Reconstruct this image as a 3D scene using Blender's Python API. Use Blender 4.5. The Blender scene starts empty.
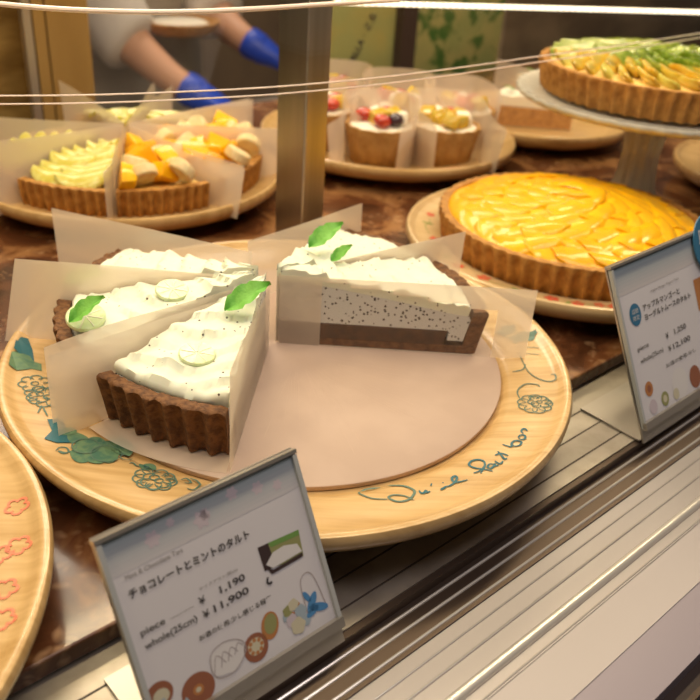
import bpy, bmesh, math, random
from mathutils import Vector, noise
random.seed(7)
S = bpy.context.scene
COL = S.collection
PI = math.pi
D2R = math.radians

# ------------------------------------------------------------------ camera
CAM = Vector((0, 0, 0.3356))
RT = Vector((0.99738, 0.036258, 0.06261)).normalized()
UP = Vector((-0.072351, 0.499828, 0.863098)).normalized()
FW = Vector((0, 0.865365, -0.501141)).normalized()
FPX = 832.06
cd = bpy.data.cameras.new('camera')
cd.sensor_width = 36.0
cd.lens = FPX * 36.0 / 700.0
cd.clip_start = 0.01
cd.dof.use_dof = True
cd.dof.focus_distance = 0.50
cd.dof.aperture_fstop = 9.0
cam = bpy.data.objects.new('camera', cd)
COL.objects.link(cam)
from mathutils import Matrix
mw = Matrix(((RT.x, UP.x, -FW.x, CAM.x), (RT.y, UP.y, -FW.y, CAM.y), (RT.z, UP.z, -FW.z, CAM.z), (0, 0, 0, 1)))
cam.matrix_world = mw
S.camera = cam

# case frame: U runs along the case front, V runs inwards
YAW = D2R(43.58)
UX = Vector((math.cos(YAW), math.sin(YAW), 0))
VX = Vector((-math.sin(YAW), math.cos(YAW), 0))
def W(u, v, z=0.0):
    return UX * u + VX * v + Vector((0, 0, z))
def ray(px, py):
    return RT * ((px - 350) / FPX) - UP * ((py - 350) / FPX) + FW
def at_z(px, py, z):
    d = ray(px, py); return CAM + d * ((z - CAM.z) / d.z)
def at_v(px, py, v):
    d = ray(px, py); return CAM + d * ((v - CAM.dot(VX)) / d.dot(VX))

# ------------------------------------------------------------------ light
wd = bpy.data.worlds.new('world'); S.world = wd; wd.use_nodes = True
wd.node_tree.nodes['Background'].inputs[0].default_value = (1.0, 0.86, 0.72, 1)
wd.node_tree.nodes['Background'].inputs[1].default_value = 0.09
def area(name, loc, direction, sx, sy, power, color, xaxis=None):
    ld = bpy.data.lights.new(name, 'AREA'); ld.shape = 'RECTANGLE'; ld.size = sx; ld.size_y = sy
    ld.energy = power; ld.color = color
    o = bpy.data.objects.new(name, ld); COL.objects.link(o)
    z = -Vector(direction).normalized(); x = (xaxis or UX).normalized()
    y = z.cross(x).normalized(); x = y.cross(z).normalized()
    o.matrix_world = Matrix(((x.x, y.x, z.x, loc[0]), (x.y, y.y, z.y, loc[1]), (x.z, y.z, z.z, loc[2]), (0, 0, 0, 1)))
    return o
WARM = (1.0, 0.825, 0.52)
area('case_front_light', W(0.45, 0.40, 0.66), (VX * 0.05 + Vector((0, 0, -1))), 1.7, 0.06, 6.0, WARM)
area('case_back_light', W(0.55, 0.80, 0.60), (VX * -0.25 + Vector((0, 0, -1))), 1.9, 0.05, 7.0, WARM)
area('shop_ceiling_light', W(0.35, -0.15, 1.6), (VX * 0.15 + Vector((0, 0, -1))), 1.2, 0.5, 9.5, (1.0, 0.89, 0.88))
area('kitchen_light', W(0.9, 1.75, 1.1), (VX * -0.15 + Vector((0, 0, -1))), 1.0, 0.6, 21.0, (1.0, 0.85, 0.68))
S.view_settings.view_transform = 'Standard'
S.view_settings.look = 'None'
S.view_settings.gamma = 1.0
S.view_settings.exposure = -0.05
S.cycles.max_bounces = 10
S.cycles.transparent_max_bounces = 24
S.cycles.sample_clamp_indirect = 4.0
S.cycles.caustics_reflective = False
S.cycles.caustics_refractive = False

# ------------------------------------------------------------------ materials
def nodes(m):
    return m.node_tree.nodes, m.node_tree.links
def mat(name, col, rough=0.5, metal=0.0, coat=0.0, col2=None, scale=40, stretch=(1, 1, 1), lo=0.4, hi=0.6, bump=0.0, bscale=None,
        sss=0.0, sssr=0.004, trans=0.0, ior=1.45, emit=0.0, detail=4, spec=0.5):
    m = bpy.data.materials.new(name); m.use_nodes = True
    N, L = nodes(m); b = N['Principled BSDF']
    b.inputs['Base Color'].default_value = (*col, 1)
    b.inputs['Roughness'].default_value = rough
    b.inputs['Metallic'].default_value = metal
    b.inputs['Coat Weight'].default_value = coat
    b.inputs['Coat Roughness'].default_value = 0.08
    b.inputs['Transmission Weight'].default_value = trans
    b.inputs['IOR'].default_value = ior
    b.inputs['Specular IOR Level'].default_value = spec
    if sss:
        b.inputs['Subsurface Weight'].default_value = sss
        b.inputs['Subsurface Radius'].default_value = (1, 0.7, 0.4)
        b.inputs['Subsurface Scale'].default_value = sssr
    if emit:
        b.inputs['Emission Color'].default_value = (*col, 1)
        b.inputs['Emission Strength'].default_value = emit
    if col2 is not None or bump:
        tc = N.new('ShaderNodeTexCoord'); mp = N.new('ShaderNodeMapping')
        mp.inputs['Scale'].default_value = stretch
        L.new(tc.outputs['Object'], mp.inputs[0])
    if col2 is not None:
        nz = N.new('ShaderNodeTexNoise'); nz.inputs['Scale'].default_value = scale; nz.inputs['Detail'].default_value = detail
        cr = N.new('ShaderNodeValToRGB')
        cr.color_ramp.elements[0].position = lo; cr.color_ramp.elements[0].color = (*col, 1)
        cr.color_ramp.elements[1].position = hi; cr.color_ramp.elements[1].color = (*col2, 1)
        L.new(mp.outputs[0], nz.inputs['Vector']); L.new(nz.outputs['Fac'], cr.inputs[0]); L.new(cr.outputs[0], b.inputs['Base Color'])
    if bump:
        n2 = N.new('ShaderNodeTexNoise'); n2.inputs['Scale'].default_value = bscale or scale * 2; n2.inputs['Detail'].default_value = 5
        bp = N.new('ShaderNodeBump'); bp.inputs['Strength'].default_value = bump; bp.inputs['Distance'].default_value = 0.002
        L.new(mp.outputs[0], n2.inputs['Vector']); L.new(n2.outputs['Fac'], bp.inputs['Height']); L.new(bp.outputs[0], b.inputs['Normal'])
    return m

def marble_mat():
    m = mat('red_brown_marble', (0.2, 0.06, 0.02), rough=0.22, coat=0.3)
    N, L = nodes(m); b = N['Principled BSDF']
    tc = N.new('ShaderNodeTexCoord')
    n1 = N.new('ShaderNodeTexNoise'); n1.inputs['Scale'].default_value = 16; n1.inputs['Detail'].default_value = 8; n1.inputs['Distortion'].default_value = 1.2
    L.new(tc.outputs['Object'], n1.inputs['Vector'])
    r1 = N.new('ShaderNodeValToRGB'); e = r1.color_ramp.elements
    e[0].position = 0.30; e[0].color = (0.034, 0.012, 0.005, 1)
    e[1].position = 0.78; e[1].color = (0.34, 0.17, 0.07, 1)
    x = e.new(0.48); x.color = (0.12, 0.043, 0.017, 1)
    x = e.new(0.60); x.color = (0.30, 0.145, 0.058, 1)
    L.new(n1.outputs['Fac'], r1.inputs[0])
    v = N.new('ShaderNodeTexVoronoi'); v.inputs['Scale'].default_value = 85
    nd = N.new('ShaderNodeTexNoise'); nd.inputs['Scale'].default_value = 40
    mx = N.new('ShaderNodeMixRGB'); mx.inputs[0].default_value = 0.04
    L.new(tc.outputs['Object'], mx.inputs[1]); L.new(tc.outputs['Object'], nd.inputs['Vector']); L.new(nd.outputs['Color'], mx.inputs[2])
    L.new(mx.outputs[0], v.inputs['Vector'])
    r2 = N.new('ShaderNodeValToRGB'); r2.color_ramp.elements[0].position = 0.10; r2.color_ramp.elements[0].color = (1, 1, 1, 1)
    r2.color_ramp.elements[1].position = 0.42; r2.color_ramp.elements[1].color = (0, 0, 0, 1)
    L.new(v.outputs['Distance'], r2.inputs[0])
    n3 = N.new('ShaderNodeTexNoise'); n3.inputs['Scale'].default_value = 9; n3.inputs['Detail'].default_value = 5
    L.new(tc.outputs['Object'], n3.inputs['Vector'])
    r3 = N.new('ShaderNodeValToRGB'); r3.color_ramp.elements[0].position = 0.48; r3.color_ramp.elements[1].position = 0.62
    L.new(n3.outputs['Fac'], r3.inputs[0])
    mu = N.new('ShaderNodeMath'); mu.operation = 'MULTIPLY'; L.new(r2.outputs[0], mu.inputs[0]); L.new(r3.outputs[0], mu.inputs[1])
    mm = N.new('ShaderNodeMath'); mm.operation = 'MULTIPLY'; mm.inputs[1].default_value = 0.6; L.new(mu.outputs[0], mm.inputs[0])
    mc = N.new('ShaderNodeMixRGB'); mc.inputs[2].default_value = (0.50, 0.30, 0.16, 1)
    L.new(mm.outputs[0], mc.inputs[0]); L.new(r1.outputs[0], mc.inputs[1]); L.new(mc.outputs[0], b.inputs['Base Color'])
    return m

def speckled(name, base, dots, scale=420, rad=0.22, keep=0.72):
    m = mat(name, base, rough=0.7, sss=0.15, sssr=0.003)
    N, L = nodes(m); b = N['Principled BSDF']
    tc = N.new('ShaderNodeTexCoord')
    v = N.new('ShaderNodeTexVoronoi'); v.inputs['Scale'].default_value = scale
    L.new(tc.outputs['Object'], v.inputs['Vector'])
    a = N.new('ShaderNodeMath'); a.operation = 'LESS_THAN'; a.inputs[1].default_value = rad; L.new(v.outputs['Distance'], a.inputs[0])
    sp = N.new('ShaderNodeSeparateColor'); L.new(v.outputs['Color'], sp.inputs[0])
    g = N.new('ShaderNodeMath'); g.operation = 'GREATER_THAN'; g.inputs[1].default_value = keep; L.new(sp.outputs[0], g.inputs[0])
    mu = N.new('ShaderNodeMath'); mu.operation = 'MULTIPLY'; L.new(a.outputs[0], mu.inputs[0]); L.new(g.outputs[0], mu.inputs[1])
    mc = N.new('ShaderNodeMixRGB'); mc.inputs[1].default_value = (*base, 1); mc.inputs[2].default_value = (*dots, 1)
    L.new(mu.outputs[0], mc.inputs[0]); L.new(mc.outputs[0], b.inputs['Base Color'])
    return m

def film_mat(name, col, clear, gloss=0.08):
    m = bpy.data.materials.new(name); m.use_nodes = True; N, L = nodes(m); N.clear()
    out = N.new('ShaderNodeOutputMaterial'); t = N.new('ShaderNodeBsdfTransparent')
    d = N.new('ShaderNodeBsdfDiffuse'); d.inputs[0].default_value = (*col, 1)
    tl = N.new('ShaderNodeBsdfTranslucent'); tl.inputs[0].default_value = (*col, 1)
    g = N.new('ShaderNodeBsdfGlossy'); g.inputs['Roughness'].default_value = 0.35; g.inputs[0].default_value = (1, 1, 1, 1)
    m1 = N.new('ShaderNodeMixShader'); m1.inputs[0].default_value = 0.5; L.new(d.outputs[0], m1.inputs[1]); L.new(tl.outputs[0], m1.inputs[2])
    m2 = N.new('ShaderNodeMixShader'); m2.inputs[0].default_value = gloss; L.new(m1.outputs[0], m2.inputs[1]); L.new(g.outputs[0], m2.inputs[2])
    m3 = N.new('ShaderNodeMixShader'); m3.inputs[0].default_value = 1 - clear; L.new(t.outputs[0], m3.inputs[1]); L.new(m2.outputs[0], m3.inputs[2])
    L.new(m3.outputs[0], out.inputs[0])
    return m
def pane_mat(name, tint=(0.96, 0.95, 0.93), gl=0.05):
    m = bpy.data.materials.new(name); m.use_nodes = True; N, L = nodes(m); N.clear()
    out = N.new('ShaderNodeOutputMaterial'); t = N.new('ShaderNodeBsdfTransparent'); t.inputs[0].default_value = (*tint, 1)
    g = N.new('ShaderNodeBsdfGlossy'); g.inputs['Roughness'].default_value = 0.02
    mx = N.new('ShaderNodeMixShader'); mx.inputs[0].default_value = gl; L.new(t.outputs[0], mx.inputs[1]); L.new(g.outputs[0], mx.inputs[2])
    L.new(mx.outputs[0], out.inputs[0]); return m

M = dict(
    marble=marble_mat(),
    wood=mat('honey_lacquered_wood', (0.66, 0.44, 0.20), rough=0.32, coat=0.35, col2=(0.50, 0.30, 0.11), scale=16, stretch=(1, 12, 1), lo=0.35, hi=0.72),
    woodpale=mat('pale_painted_wood', (0.68, 0.49, 0.26), rough=0.35, coat=0.3, col2=(0.56, 0.38, 0.17), scale=14, stretch=(1, 9, 1), lo=0.35, hi=0.75),
    board=mat('pinkish_cake_board', (0.56, 0.415, 0.33), rough=0.6, col2=(0.52, 0.38, 0.30), scale=22),
    scratch=mat('pale_scratch', (0.62, 0.475, 0.385), rough=0.6),
    choc_crust=mat('cocoa_crust', (0.20, 0.088, 0.032), rough=0.75, col2=(0.105, 0.043, 0.016), scale=220, bump=0.5, bscale=500),
    crust=mat('golden_crust', (0.54, 0.27, 0.065), rough=0.7, col2=(0.34, 0.145, 0.03), scale=130, lo=0.35, hi=0.7, bump=0.5, bscale=420),
    crust_pale=mat('pale_crust', (0.50, 0.29, 0.10), rough=0.7, col2=(0.38, 0.19, 0.055), scale=90, lo=0.35, hi=0.7, bump=0.3),
    choc=mat('dark_ganache', (0.055, 0.021, 0.008), rough=0.45, col2=(0.09, 0.035, 0.012), scale=150),
    cream=speckled('mint_cream', (0.80, 0.82, 0.68), (0.10, 0.07, 0.05), scale=330, rad=0.26, keep=0.87),
    mousse=speckled('speckled_mousse', (0.66, 0.67, 0.66), (0.05, 0.035, 0.03), scale=420, rad=0.36, keep=0.62),
    mint=mat('mint_leaf', (0.10, 0.36, 0.04), rough=0.5, col2=(0.20, 0.52, 0.08), scale=120, bump=0.4, bscale=250),
    lime=mat('lime_slice', (0.72, 0.80, 0.55), rough=0.35, coat=0.3, col2=(0.60, 0.70, 0.38), scale=200, sss=0.2),
    paper=film_mat('translucent_film', (0.95, 0.85, 0.72), 0.27),
    film_cling=film_mat('clinging_film', (0.88, 0.78, 0.66), 0.88, 0.04),
    paper_far=film_mat('translucent_paper', (0.94, 0.83, 0.70), 0.36),
    steel=mat('brushed_steel', (0.46, 0.43, 0.38), rough=0.36, metal=1.0, col2=(0.38, 0.36, 0.31), scale=60, stretch=(1, 1, 0.05)),
    steel_flat=mat('satin_steel_ledge', (0.46, 0.41, 0.345), rough=0.40, metal=0.7, col2=(0.38, 0.33, 0.27), scale=40),
    groove=mat('dark_groove', (0.05, 0.035, 0.025), rough=0.6),
    rail_dark=mat('dark_anodised_rail', (0.12, 0.085, 0.065), rough=0.35, metal=0.7),
    rail=mat('satin_aluminium_rail', (0.38, 0.345, 0.345), rough=0.42, metal=0.6),
    rail_bright=mat('polished_rail_bead', (0.90, 0.84, 0.76), rough=0.25, metal=0.6),
    rail_cream=mat('cream_rail_band', (0.46, 0.415, 0.41), rough=0.5, metal=0.3),
    rail_lav=mat('lavender_grey_band', (0.30, 0.262, 0.305), rough=0.45, metal=0.3),
    dark=mat('dark_brown_panel', (0.055, 0.035, 0.028), rough=0.45),
    mango=mat('glazed_mango', (0.95, 0.50, 0.004), rough=0.40, coat=0.5, col2=(0.86, 0.39, 0.004), scale=35, lo=0.35, hi=0.75, bump=0.6, bscale=110, sss=0.2, spec=0.2),
    mango_hi=mat('glazed_mango_light', (0.97, 0.56, 0.005), rough=0.40, coat=0.5, col2=(0.88, 0.43, 0.006), scale=35, bump=0.6, bscale=110, sss=0.2, spec=0.2),
    melon=mat('pale_melon', (0.74, 0.70, 0.22), rough=0.3, coat=0.4, col2=(0.62, 0.54, 0.09), scale=60, sss=0.2),
    kiwi=mat('green_kiwi', (0.17, 0.27, 0.02), rough=0.22, coat=0.8, col2=(0.36, 0.44, 0.06), scale=120, sss=0.2),
    pine=mat('yellow_fruit', (0.68, 0.42, 0.03), rough=0.25, coat=0.7, col2=(0.66, 0.50, 0.09), scale=80, sss=0.2),
    banana=mat('banana_flesh', (0.88, 0.74, 0.46), rough=0.5, col2=(0.80, 0.62, 0.32), scale=90, sss=0.2),
    berry=mat('red_berry', (0.42, 0.02, 0.012), rough=0.2, coat=0.8, col2=(0.60, 0.06, 0.02), scale=90),
    dberry=mat('dark_grape', (0.04, 0.015, 0.03), rough=0.2, coat=0.8),
    custard=mat('custard_filling', (0.85, 0.60, 0.20), rough=0.4, sss=0.2),
    wcream=mat('white_cream', (0.88, 0.82, 0.70), rough=0.7, sss=0.2),
    glass=mat('pressed_glass', (0.96, 0.92, 0.80), rough=0.12, trans=0.40, ior=1.45, bump=0.5, bscale=180),
    pane=pane_mat('clear_pane'),
    edge=mat('glass_edge_glint', (0.90, 0.74, 0.66), rough=0.3, spec=0.8),  # pinkish white puts the LED reflection into the colour
    acrylic=mat('frosted_acrylic', (0.46, 0.47, 0.46), rough=0.3, spec=0.6),
    frame=mat('brushed_nickel', (0.50, 0.46, 0.41), rough=0.35, metal=0.8),
    card=mat('printed_card', (0.70, 0.67, 0.69), rough=0.5),
    ink=mat('dark_grey_ink', (0.055, 0.05, 0.055), rough=0.6),
    ink_soft=mat('faded_grey_ink', (0.22, 0.2, 0.21), rough=0.6),
    teal=mat('teal_paint', (0.015, 0.12, 0.15), rough=0.45),
    teal_soft=mat('faded_teal_paint', (0.10, 0.18, 0.14), rough=0.45),
    grape=mat('grape_green_paint', (0.13, 0.23, 0.12), rough=0.45, col2=(0.06, 0.16, 0.11), scale=150),
    redp=mat('red_paint', (0.62, 0.10, 0.05), rough=0.45),
    pinkp=mat('pink_paint', (0.78, 0.22, 0.12), rough=0.45),
    greenp=mat('olive_paint', (0.28, 0.30, 0.08), rough=0.45),
    led=mat('led_diodes', (1.0, 0.92, 0.74), emit=2.6),
    led_dim=mat('led_diffuser', (1.0, 0.80, 0.56), emit=0.9),
    amber=mat('amber_wood_panel', (0.34, 0.21, 0.07), rough=0.3, coat=0.2, col2=(0.27, 0.16, 0.05), scale=10, stretch=(1, 1, 0.15)),
    cloth=mat('white_uniform_cloth', (0.72, 0.66, 0.62), rough=0.85, bump=0.2, bscale=30),
    apron=mat('grey_apron_cloth', (0.36, 0.31, 0.26), rough=0.9),
    skin=mat('skin', (0.62, 0.34, 0.22), rough=0.5, sss=0.2),
    glove=mat('blue_nitrile_glove', (0.02, 0.07, 0.55), rough=0.4),
    hair=mat('dark_hair', (0.02, 0.014, 0.01), rough=0.5),
    wall=mat('kitchen_wall', (0.20, 0.14, 0.09), rough=0.7, col2=(0.28, 0.19, 0.11), scale=3),
    floor=mat('dark_floor', (0.10, 0.07, 0.05), rough=0.5),
    bench=mat('steel_bench', (0.42, 0.36, 0.30), rough=0.4, metal=0.5),
)

# ------------------------------------------------------------------ mesh helpers
class MB:
    def __init__(s): s.v = []; s.f = []; s.mi = []; s.mats = []
    def m(s, material):
        if material not in s.mats: s.mats.append(material)
        return s.mats.index(material)
    def add(s, verts, faces, material):
        k = s.m(material); b = len(s.v); s.v += [tuple(p) for p in verts]
        for f in faces: s.f.append(tuple(i + b for i in f)); s.mi.append(k)
    def mesh(s, name, smooth=True, angle=40):
        me = bpy.data.meshes.new(name); me.from_pydata(s.v, [], s.f)
        for mm in s.mats: me.materials.append(mm)
        for p, k in zip(me.polygons, s.mi): p.material_index = k
        bm = bmesh.new(); bm.from_mesh(me); bmesh.ops.remove_doubles(bm, verts=bm.verts, dist=1e-6)
        bmesh.ops.recalc_face_normals(bm, faces=bm.faces)
        if smooth:
            for f in bm.faces: f.smooth = True
            for e in bm.edges:
                if len(e.link_faces) == 2 and e.calc_face_angle(0) > D2R(angle): e.smooth = False
        bm.to_mesh(me); bm.free(); return me
    def obj(s, name, parent=None, smooth=True, angle=40):
        o = bpy.data.objects.new(name, s.mesh(name, smooth, angle)); COL.objects.link(o)
        if parent is not None: o.parent = parent
        return o
def lay(o, label=None, cat=None, group=None, kind=None):
    if label: o['label'] = label
    if cat: o['category'] = cat
    if group: o['group'] = group
    if kind: o['kind'] = kind
    return o
def thing(name, label, cat, loc=(0, 0, 0), rz=0.0, group=None):
    o = bpy.data.objects.new(name, None); COL.objects.link(o); o.empty_display_size = 0.02
    o.location = loc; o.rotation_euler = (0, 0, rz); return lay(o, label, cat, group)
def dup_child(src, parent, loc, rot, sc=(1, 1, 1), name=None):
    c = src.copy(); COL.objects.link(c); c.parent = parent; c.location = loc; c.rotation_euler = rot; c.scale = sc
    if name: c.name = name
    return c
def add_box(mb, c, s, material, ax=None):
    """box centred at c with full sizes s along axes ax (default world)"""
    ax = ax or (Vector((1, 0, 0)), Vector((0, 1, 0)), Vector((0, 0, 1)))
    c = Vector(c); vs = []
    for i in (-.5, .5):
        for j in (-.5, .5):
            for k in (-.5, .5): vs.append(c + ax[0] * (s[0] * i) + ax[1] * (s[1] * j) + ax[2] * (s[2] * k))
    mb.add(vs, [(0, 1, 3, 2), (4, 6, 7, 5), (0, 4, 5, 1), (2, 3, 7, 6), (0, 2, 6, 4), (1, 5, 7, 3)], material)
CA = (UX, VX, Vector((0, 0, 1)))
def case_box(mb, u0, u1, v0, v1, z0, z1, material):
    add_box(mb, W((u0 + u1) / 2, (v0 + v1) / 2, (z0 + z1) / 2), (u1 - u0, v1 - v0, z1 - z0), material, CA)
def struct(name, mb, smooth=False, bevel=0.0):
    o = mb.obj(name, None, smooth); o['kind'] = 'structure'
    if bevel:
        b = o.modifiers.new('bevel', 'BEVEL'); b.width = bevel; b.segments = 2; b.limit_method = 'ANGLE'
    return o
def revolve(mb, prof, material, a0=0.0, a1=360.0, n=96, fr=None, fz=None, mats=None):
    """sweep a closed (r,z) polygon about z; fr(r,z,a)->r , fz(r,z,a)->z ; caps if partial"""
    full = abs(a1 - a0) >= 359.9
    m = n if full else n + 1; P = len(prof); vs = []
    for i in range(m):
        a = D2R(a0 + (a1 - a0) * i / n)
        for (r, z) in prof:
            rr = fr(r, z, a) if fr else r
            zz = fz(r, z, a) if fz else z
            vs.append((rr * math.cos(a), rr * math.sin(a), zz))
    groups = {}
    for i in range(n):
        j = (i + 1) % m
        for k in range(P):
            k2 = (k + 1) % P
            r0, r1 = prof[k][0], prof[k2][0]
            if r0 == 0 and r1 == 0: continue
            if r0 == 0: f = (i * P, i * P + k2, j * P + k2) if k == 0 and False else (i * P + k, i * P + k2, j * P + k2)
            elif r1 == 0: f = (i * P + k, i * P + k2, j * P + k)
            else: f = (i * P + k, i * P + k2, j * P + k2, j * P + k)
            mm = mats[k] if mats else material
            groups.setdefault(mm, []).append(f)
    if not full:
        groups.setdefault(material, []).append(tuple(range(P)))
        groups[material].append(tuple(n * P + k for k in reversed(range(P))))
    b = len(mb.v); mb.v += vs
    for mm, fs in groups.items():
        k = mb.m(mm)
        for f in fs: mb.f.append(tuple(x + b for x in f)); mb.mi.append(k)
def smooth_path(pts, n=6):
    pts = [Vector(p) for p in pts]
    if len(pts) < 3: return pts
    out = []
    for i in range(len(pts) - 1):
        p0 = pts[max(i - 1, 0)]; p1 = pts[i]; p2 = pts[i + 1]; p3 = pts[min(i + 2, len(pts) - 1)]
        for k in range(n):
            t = k / n
            out.append(0.5 * ((2 * p1) + (p2 - p0) * t + (2 * p0 - 5 * p1 + 4 * p2 - p3) * t * t + (3 * p1 - p0 - 3 * p2 + p3) * t ** 3))
    out.append(pts[-1]); return out
def tube(mb, path, rad, material, n=8, caps=True):
    path = [Vector(p) for p in path]; vs = []; fs = []
    for i, p in enumerate(path):
        t = (path[min(i + 1, len(path) - 1)] - path[max(i - 1, 0)]).normalized()
        a = t.cross(Vector((0, 0, 1)));
        if a.length < 1e-4: a = Vector((1, 0, 0))
        a.normalize(); b = t.cross(a)
        r = rad[i] if isinstance(rad, (list, tuple)) else rad
        for k in range(n):
            q = 2 * PI * k / n; vs.append(p + a * (r * math.cos(q)) + b * (r * math.sin(q)))
    for i in range(len(path) - 1):
        for k in range(n): fs.append((i * n + k, i * n + (k + 1) % n, (i + 1) * n + (k + 1) % n, (i + 1) * n + k))
    if caps: fs.append(tuple(range(n))); fs.append(tuple((len(path) - 1) * n + k for k in reversed(range(n))))
    mb.add(vs, fs, material)
def ribbon(mb, pts, w, zf, material, lift=0.0004):
    """flat painted stroke following 2D pts on the surface z=zf(r)"""
    P = [Vector((p[0], p[1])) for p in pts]
    P = smooth_path(P, 5) if len(P) > 2 else P
    vs = []; fs = []
    for i, p in enumerate(P):
        t = (P[min(i + 1, len(P) - 1)] - P[max(i - 1, 0)])
        if t.length < 1e-7: t = Vector((1, 0))
        t.normalize(); nn = Vector((-t.y, t.x))
        k = w * (0.55 + 0.45 * math.sin(PI * min(1, max(0, i / max(1, len(P) - 1)))))
        for s in (-.5, .5):
            q = p + nn * (k * s); vs.append((q.x, q.y, zf(q.length) + lift))
    for i in range(len(P) - 1): fs.append((2 * i, 2 * i + 1, 2 * i + 3, 2 * i + 2))
    mb.add(vs, fs, material)
def blob(mb, c, rx, ry, zf, material, lobes=0, amp=0.0, rot=0.0, lift=0.0003, n=24):
    vs = [(c[0], c[1], zf(math.hypot(*c)) + lift)]; fs = []
    for k in range(n):
        a = 2 * PI * k / n; s = 1 + amp * math.cos(lobes * a)
        x = rx * s * math.cos(a); y = ry * s * math.sin(a)
        X = c[0] + x * math.cos(rot) - y * math.sin(rot); Y = c[1] + x * math.sin(rot) + y * math.cos(rot)
        vs.append((X, Y, zf(math.hypot(X, Y)) + lift))
    for k in range(n): fs.append((0, 1 + k, 1 + (k + 1) % n))
    mb.add(vs, fs, material)
def poly(mb, pts, zf, material, lift=0.0003):
    mb.add([(x, y, zf(math.hypot(x, y)) + lift) for x, y in pts], [tuple(range(len(pts)))], material)
def noisy(x, y, s, seed=0.0): return noise.noise(Vector((x * s, y * s, seed)))

# ------------------------------------------------------------------ setting
m = MB(); case_box(m, -1.2, 2.6, 0.284, 1.10, -0.012, 0.0, M['marble'])
struct('wall_counter_top', m, bevel=0.0015)
m = MB(); case_box(m, -1.2, 2.6, 0.2165, 0.30, -0.06, -0.0125, M['steel_flat'])
m2 = m
for v in (0.263, 0.2455, 0.228): case_box(m, -1.2, 2.6, v - 0.0006, v + 0.0006, -0.0126, -0.01235, M['groove'])
case_box(m, -1.2, 2.6, 0.2125, 0.2165, -0.06, -0.0135, M['rail_dark'])
struct('trim_1', m)
Z0 = -0.020
m = MB(); case_box(m, -1.2, 2.6, 0.188, 0.2125, Z0 - 0.05, Z0, M['rail_dark'])
for v in (0.2085, 0.2005, 0.1915): tube(m, [W(-1.2, v, Z0), W(2.6, v, Z0)], 0.0010, M['rail_bright'], 8)
struct('trim_2', m)
m = MB()
prof = [(0.188, Z0), (0.1795, Z0 - 0.0008), (0.169, Z0 - 0.0002), (0.160, Z0 - 0.001), (0.1535, Z0 + 0.0005), (0.146, Z0 - 0.001)]
case_box(m, -1.2, 2.6, 0.144, 0.188, Z0 - 0.05, Z0 - 0.001, M['rail'])
for v, r in ((0.1795, 0.0007), (0.169, 0.0009)): tube(m, [W(-1.2, v, Z0 - 0.0008), W(2.6, v, Z0 - 0.0008)], r, M['rail_bright'], 8)
tube(m, [W(-1.2, 0.1545, Z0 - 0.0015), W(2.6, 0.1545, Z0 - 0.0015)], 0.0034, M['rail_bright'], 12)
tube(m, [W(-1.2, 0.1455, Z0 - 0.001), W(2.6, 0.1455, Z0 - 0.001)], 0.0007, M['rail_bright'], 8)
struct('trim_3', m, smooth=True)
m = MB(); case_box(m, -1.2, 2.6, 0.117, 0.144, Z0 - 0.05, Z0 - 0.0015, M['rail_cream']); struct('trim_4', m)
m = MB(); case_box(m, -1.2, 2.6, 0.090, 0.117, Z0 - 0.05, Z0 - 0.002, M['rail_lav']); struct('trim_5', m)
m = MB(); case_box(m, -1.2, 2.6, 0.02, 0.090, Z0 - 0.10, Z0 - 0.012, M['dark']); 
for k in range(3): case_box(m, -1.2, 2.6, 0.078 - k * 0.012, 0.081 - k * 0.012, Z0 - 0.0125, Z0 - 0.009, M['rail_dark'])
struct('trim_6', m)
m = MB(); case_box(m, -1.2, 2.6, 0.05, 1.10, -0.85, -0.121, M['dark']); struct('wall_case_front', m)
m = MB(); case_box(m, -2.5, 4.5, -1.5, 3.0, -0.90, -0.85, M['floor']); struct('floor', m)
m = MB(); case_box(m, -2.5, 4.5, 2.6, 2.65, -0.85, 1.9, M['wall']); struct('wall_back', m)

# upright corner post, brushed steel
m = MB(); case_box(m, 0.476, 0.503, 0.58, 0.622, 0.0, 0.42, M['steel'])
o = m.obj('steel_post', smooth=False); lay(o, 'brushed steel upright post rising from the marble behind the mint tart', 'post')
b = o.modifiers.new('bevel', 'BEVEL'); b.width = 0.0018; b.segments = 3

# horizontal glass shelf
t = thing('glass_shelf', 'clear horizontal glass shelf above the pastries with a glint painted on its polished front edge', 'shelf', W(0.5, 0.5, 0.194))
ec = smooth_path([at_z(x, y, 0.194) - t.location for x, y in ((-60, 99), (0, 100), (90, 99), (176, 96), (276, 90.5), (384, 80.5), (480, 68), (530, 60.5), (612, 49), (700, 35.5), (800, 19), (900, 2))], 5)
ec = [Vector((p.x, p.y, 0)) for p in ec]
m = MB(); bk = [p + VX * (0.50 if i < 0 else 0.46) for i, p in enumerate(ec)]
nE = len(ec); top = [p + Vector((0, 0, .0025)) for p in ec + bk[::-1]]; bot = [p - Vector((0, 0, .0025)) for p in ec + bk[::-1]]
K = 2 * nE
m.add(top + bot, [tuple(range(K)), tuple(K + i for i in reversed(range(K)))] + [(i, (i + 1) % K, K + (i + 1) % K, K + i) for i in range(K)], M['pane'])
m.obj('glass_panel', t, smooth=False)
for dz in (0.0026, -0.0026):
    m = MB(); tube(m, [p + Vector((0, 0, dz)) for p in ec], 0.0006, M['edge'], 6); m.obj('polished_edge_glint', t)['label'] = 'painted glint line along the polished front edge of the glass shelf'  # pale line carries the LED glint painted along the glass edge

# curved reflection in the glass, modelled as a pale tube above the back left tarts
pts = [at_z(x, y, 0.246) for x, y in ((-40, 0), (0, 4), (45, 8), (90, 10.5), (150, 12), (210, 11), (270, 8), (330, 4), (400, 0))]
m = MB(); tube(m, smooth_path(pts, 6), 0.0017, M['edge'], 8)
o = m.obj('glass_reflection_streak'); lay(o, 'thin curved pinkish reflection streak arching across the top left of the case', 'reflection streak')

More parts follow.
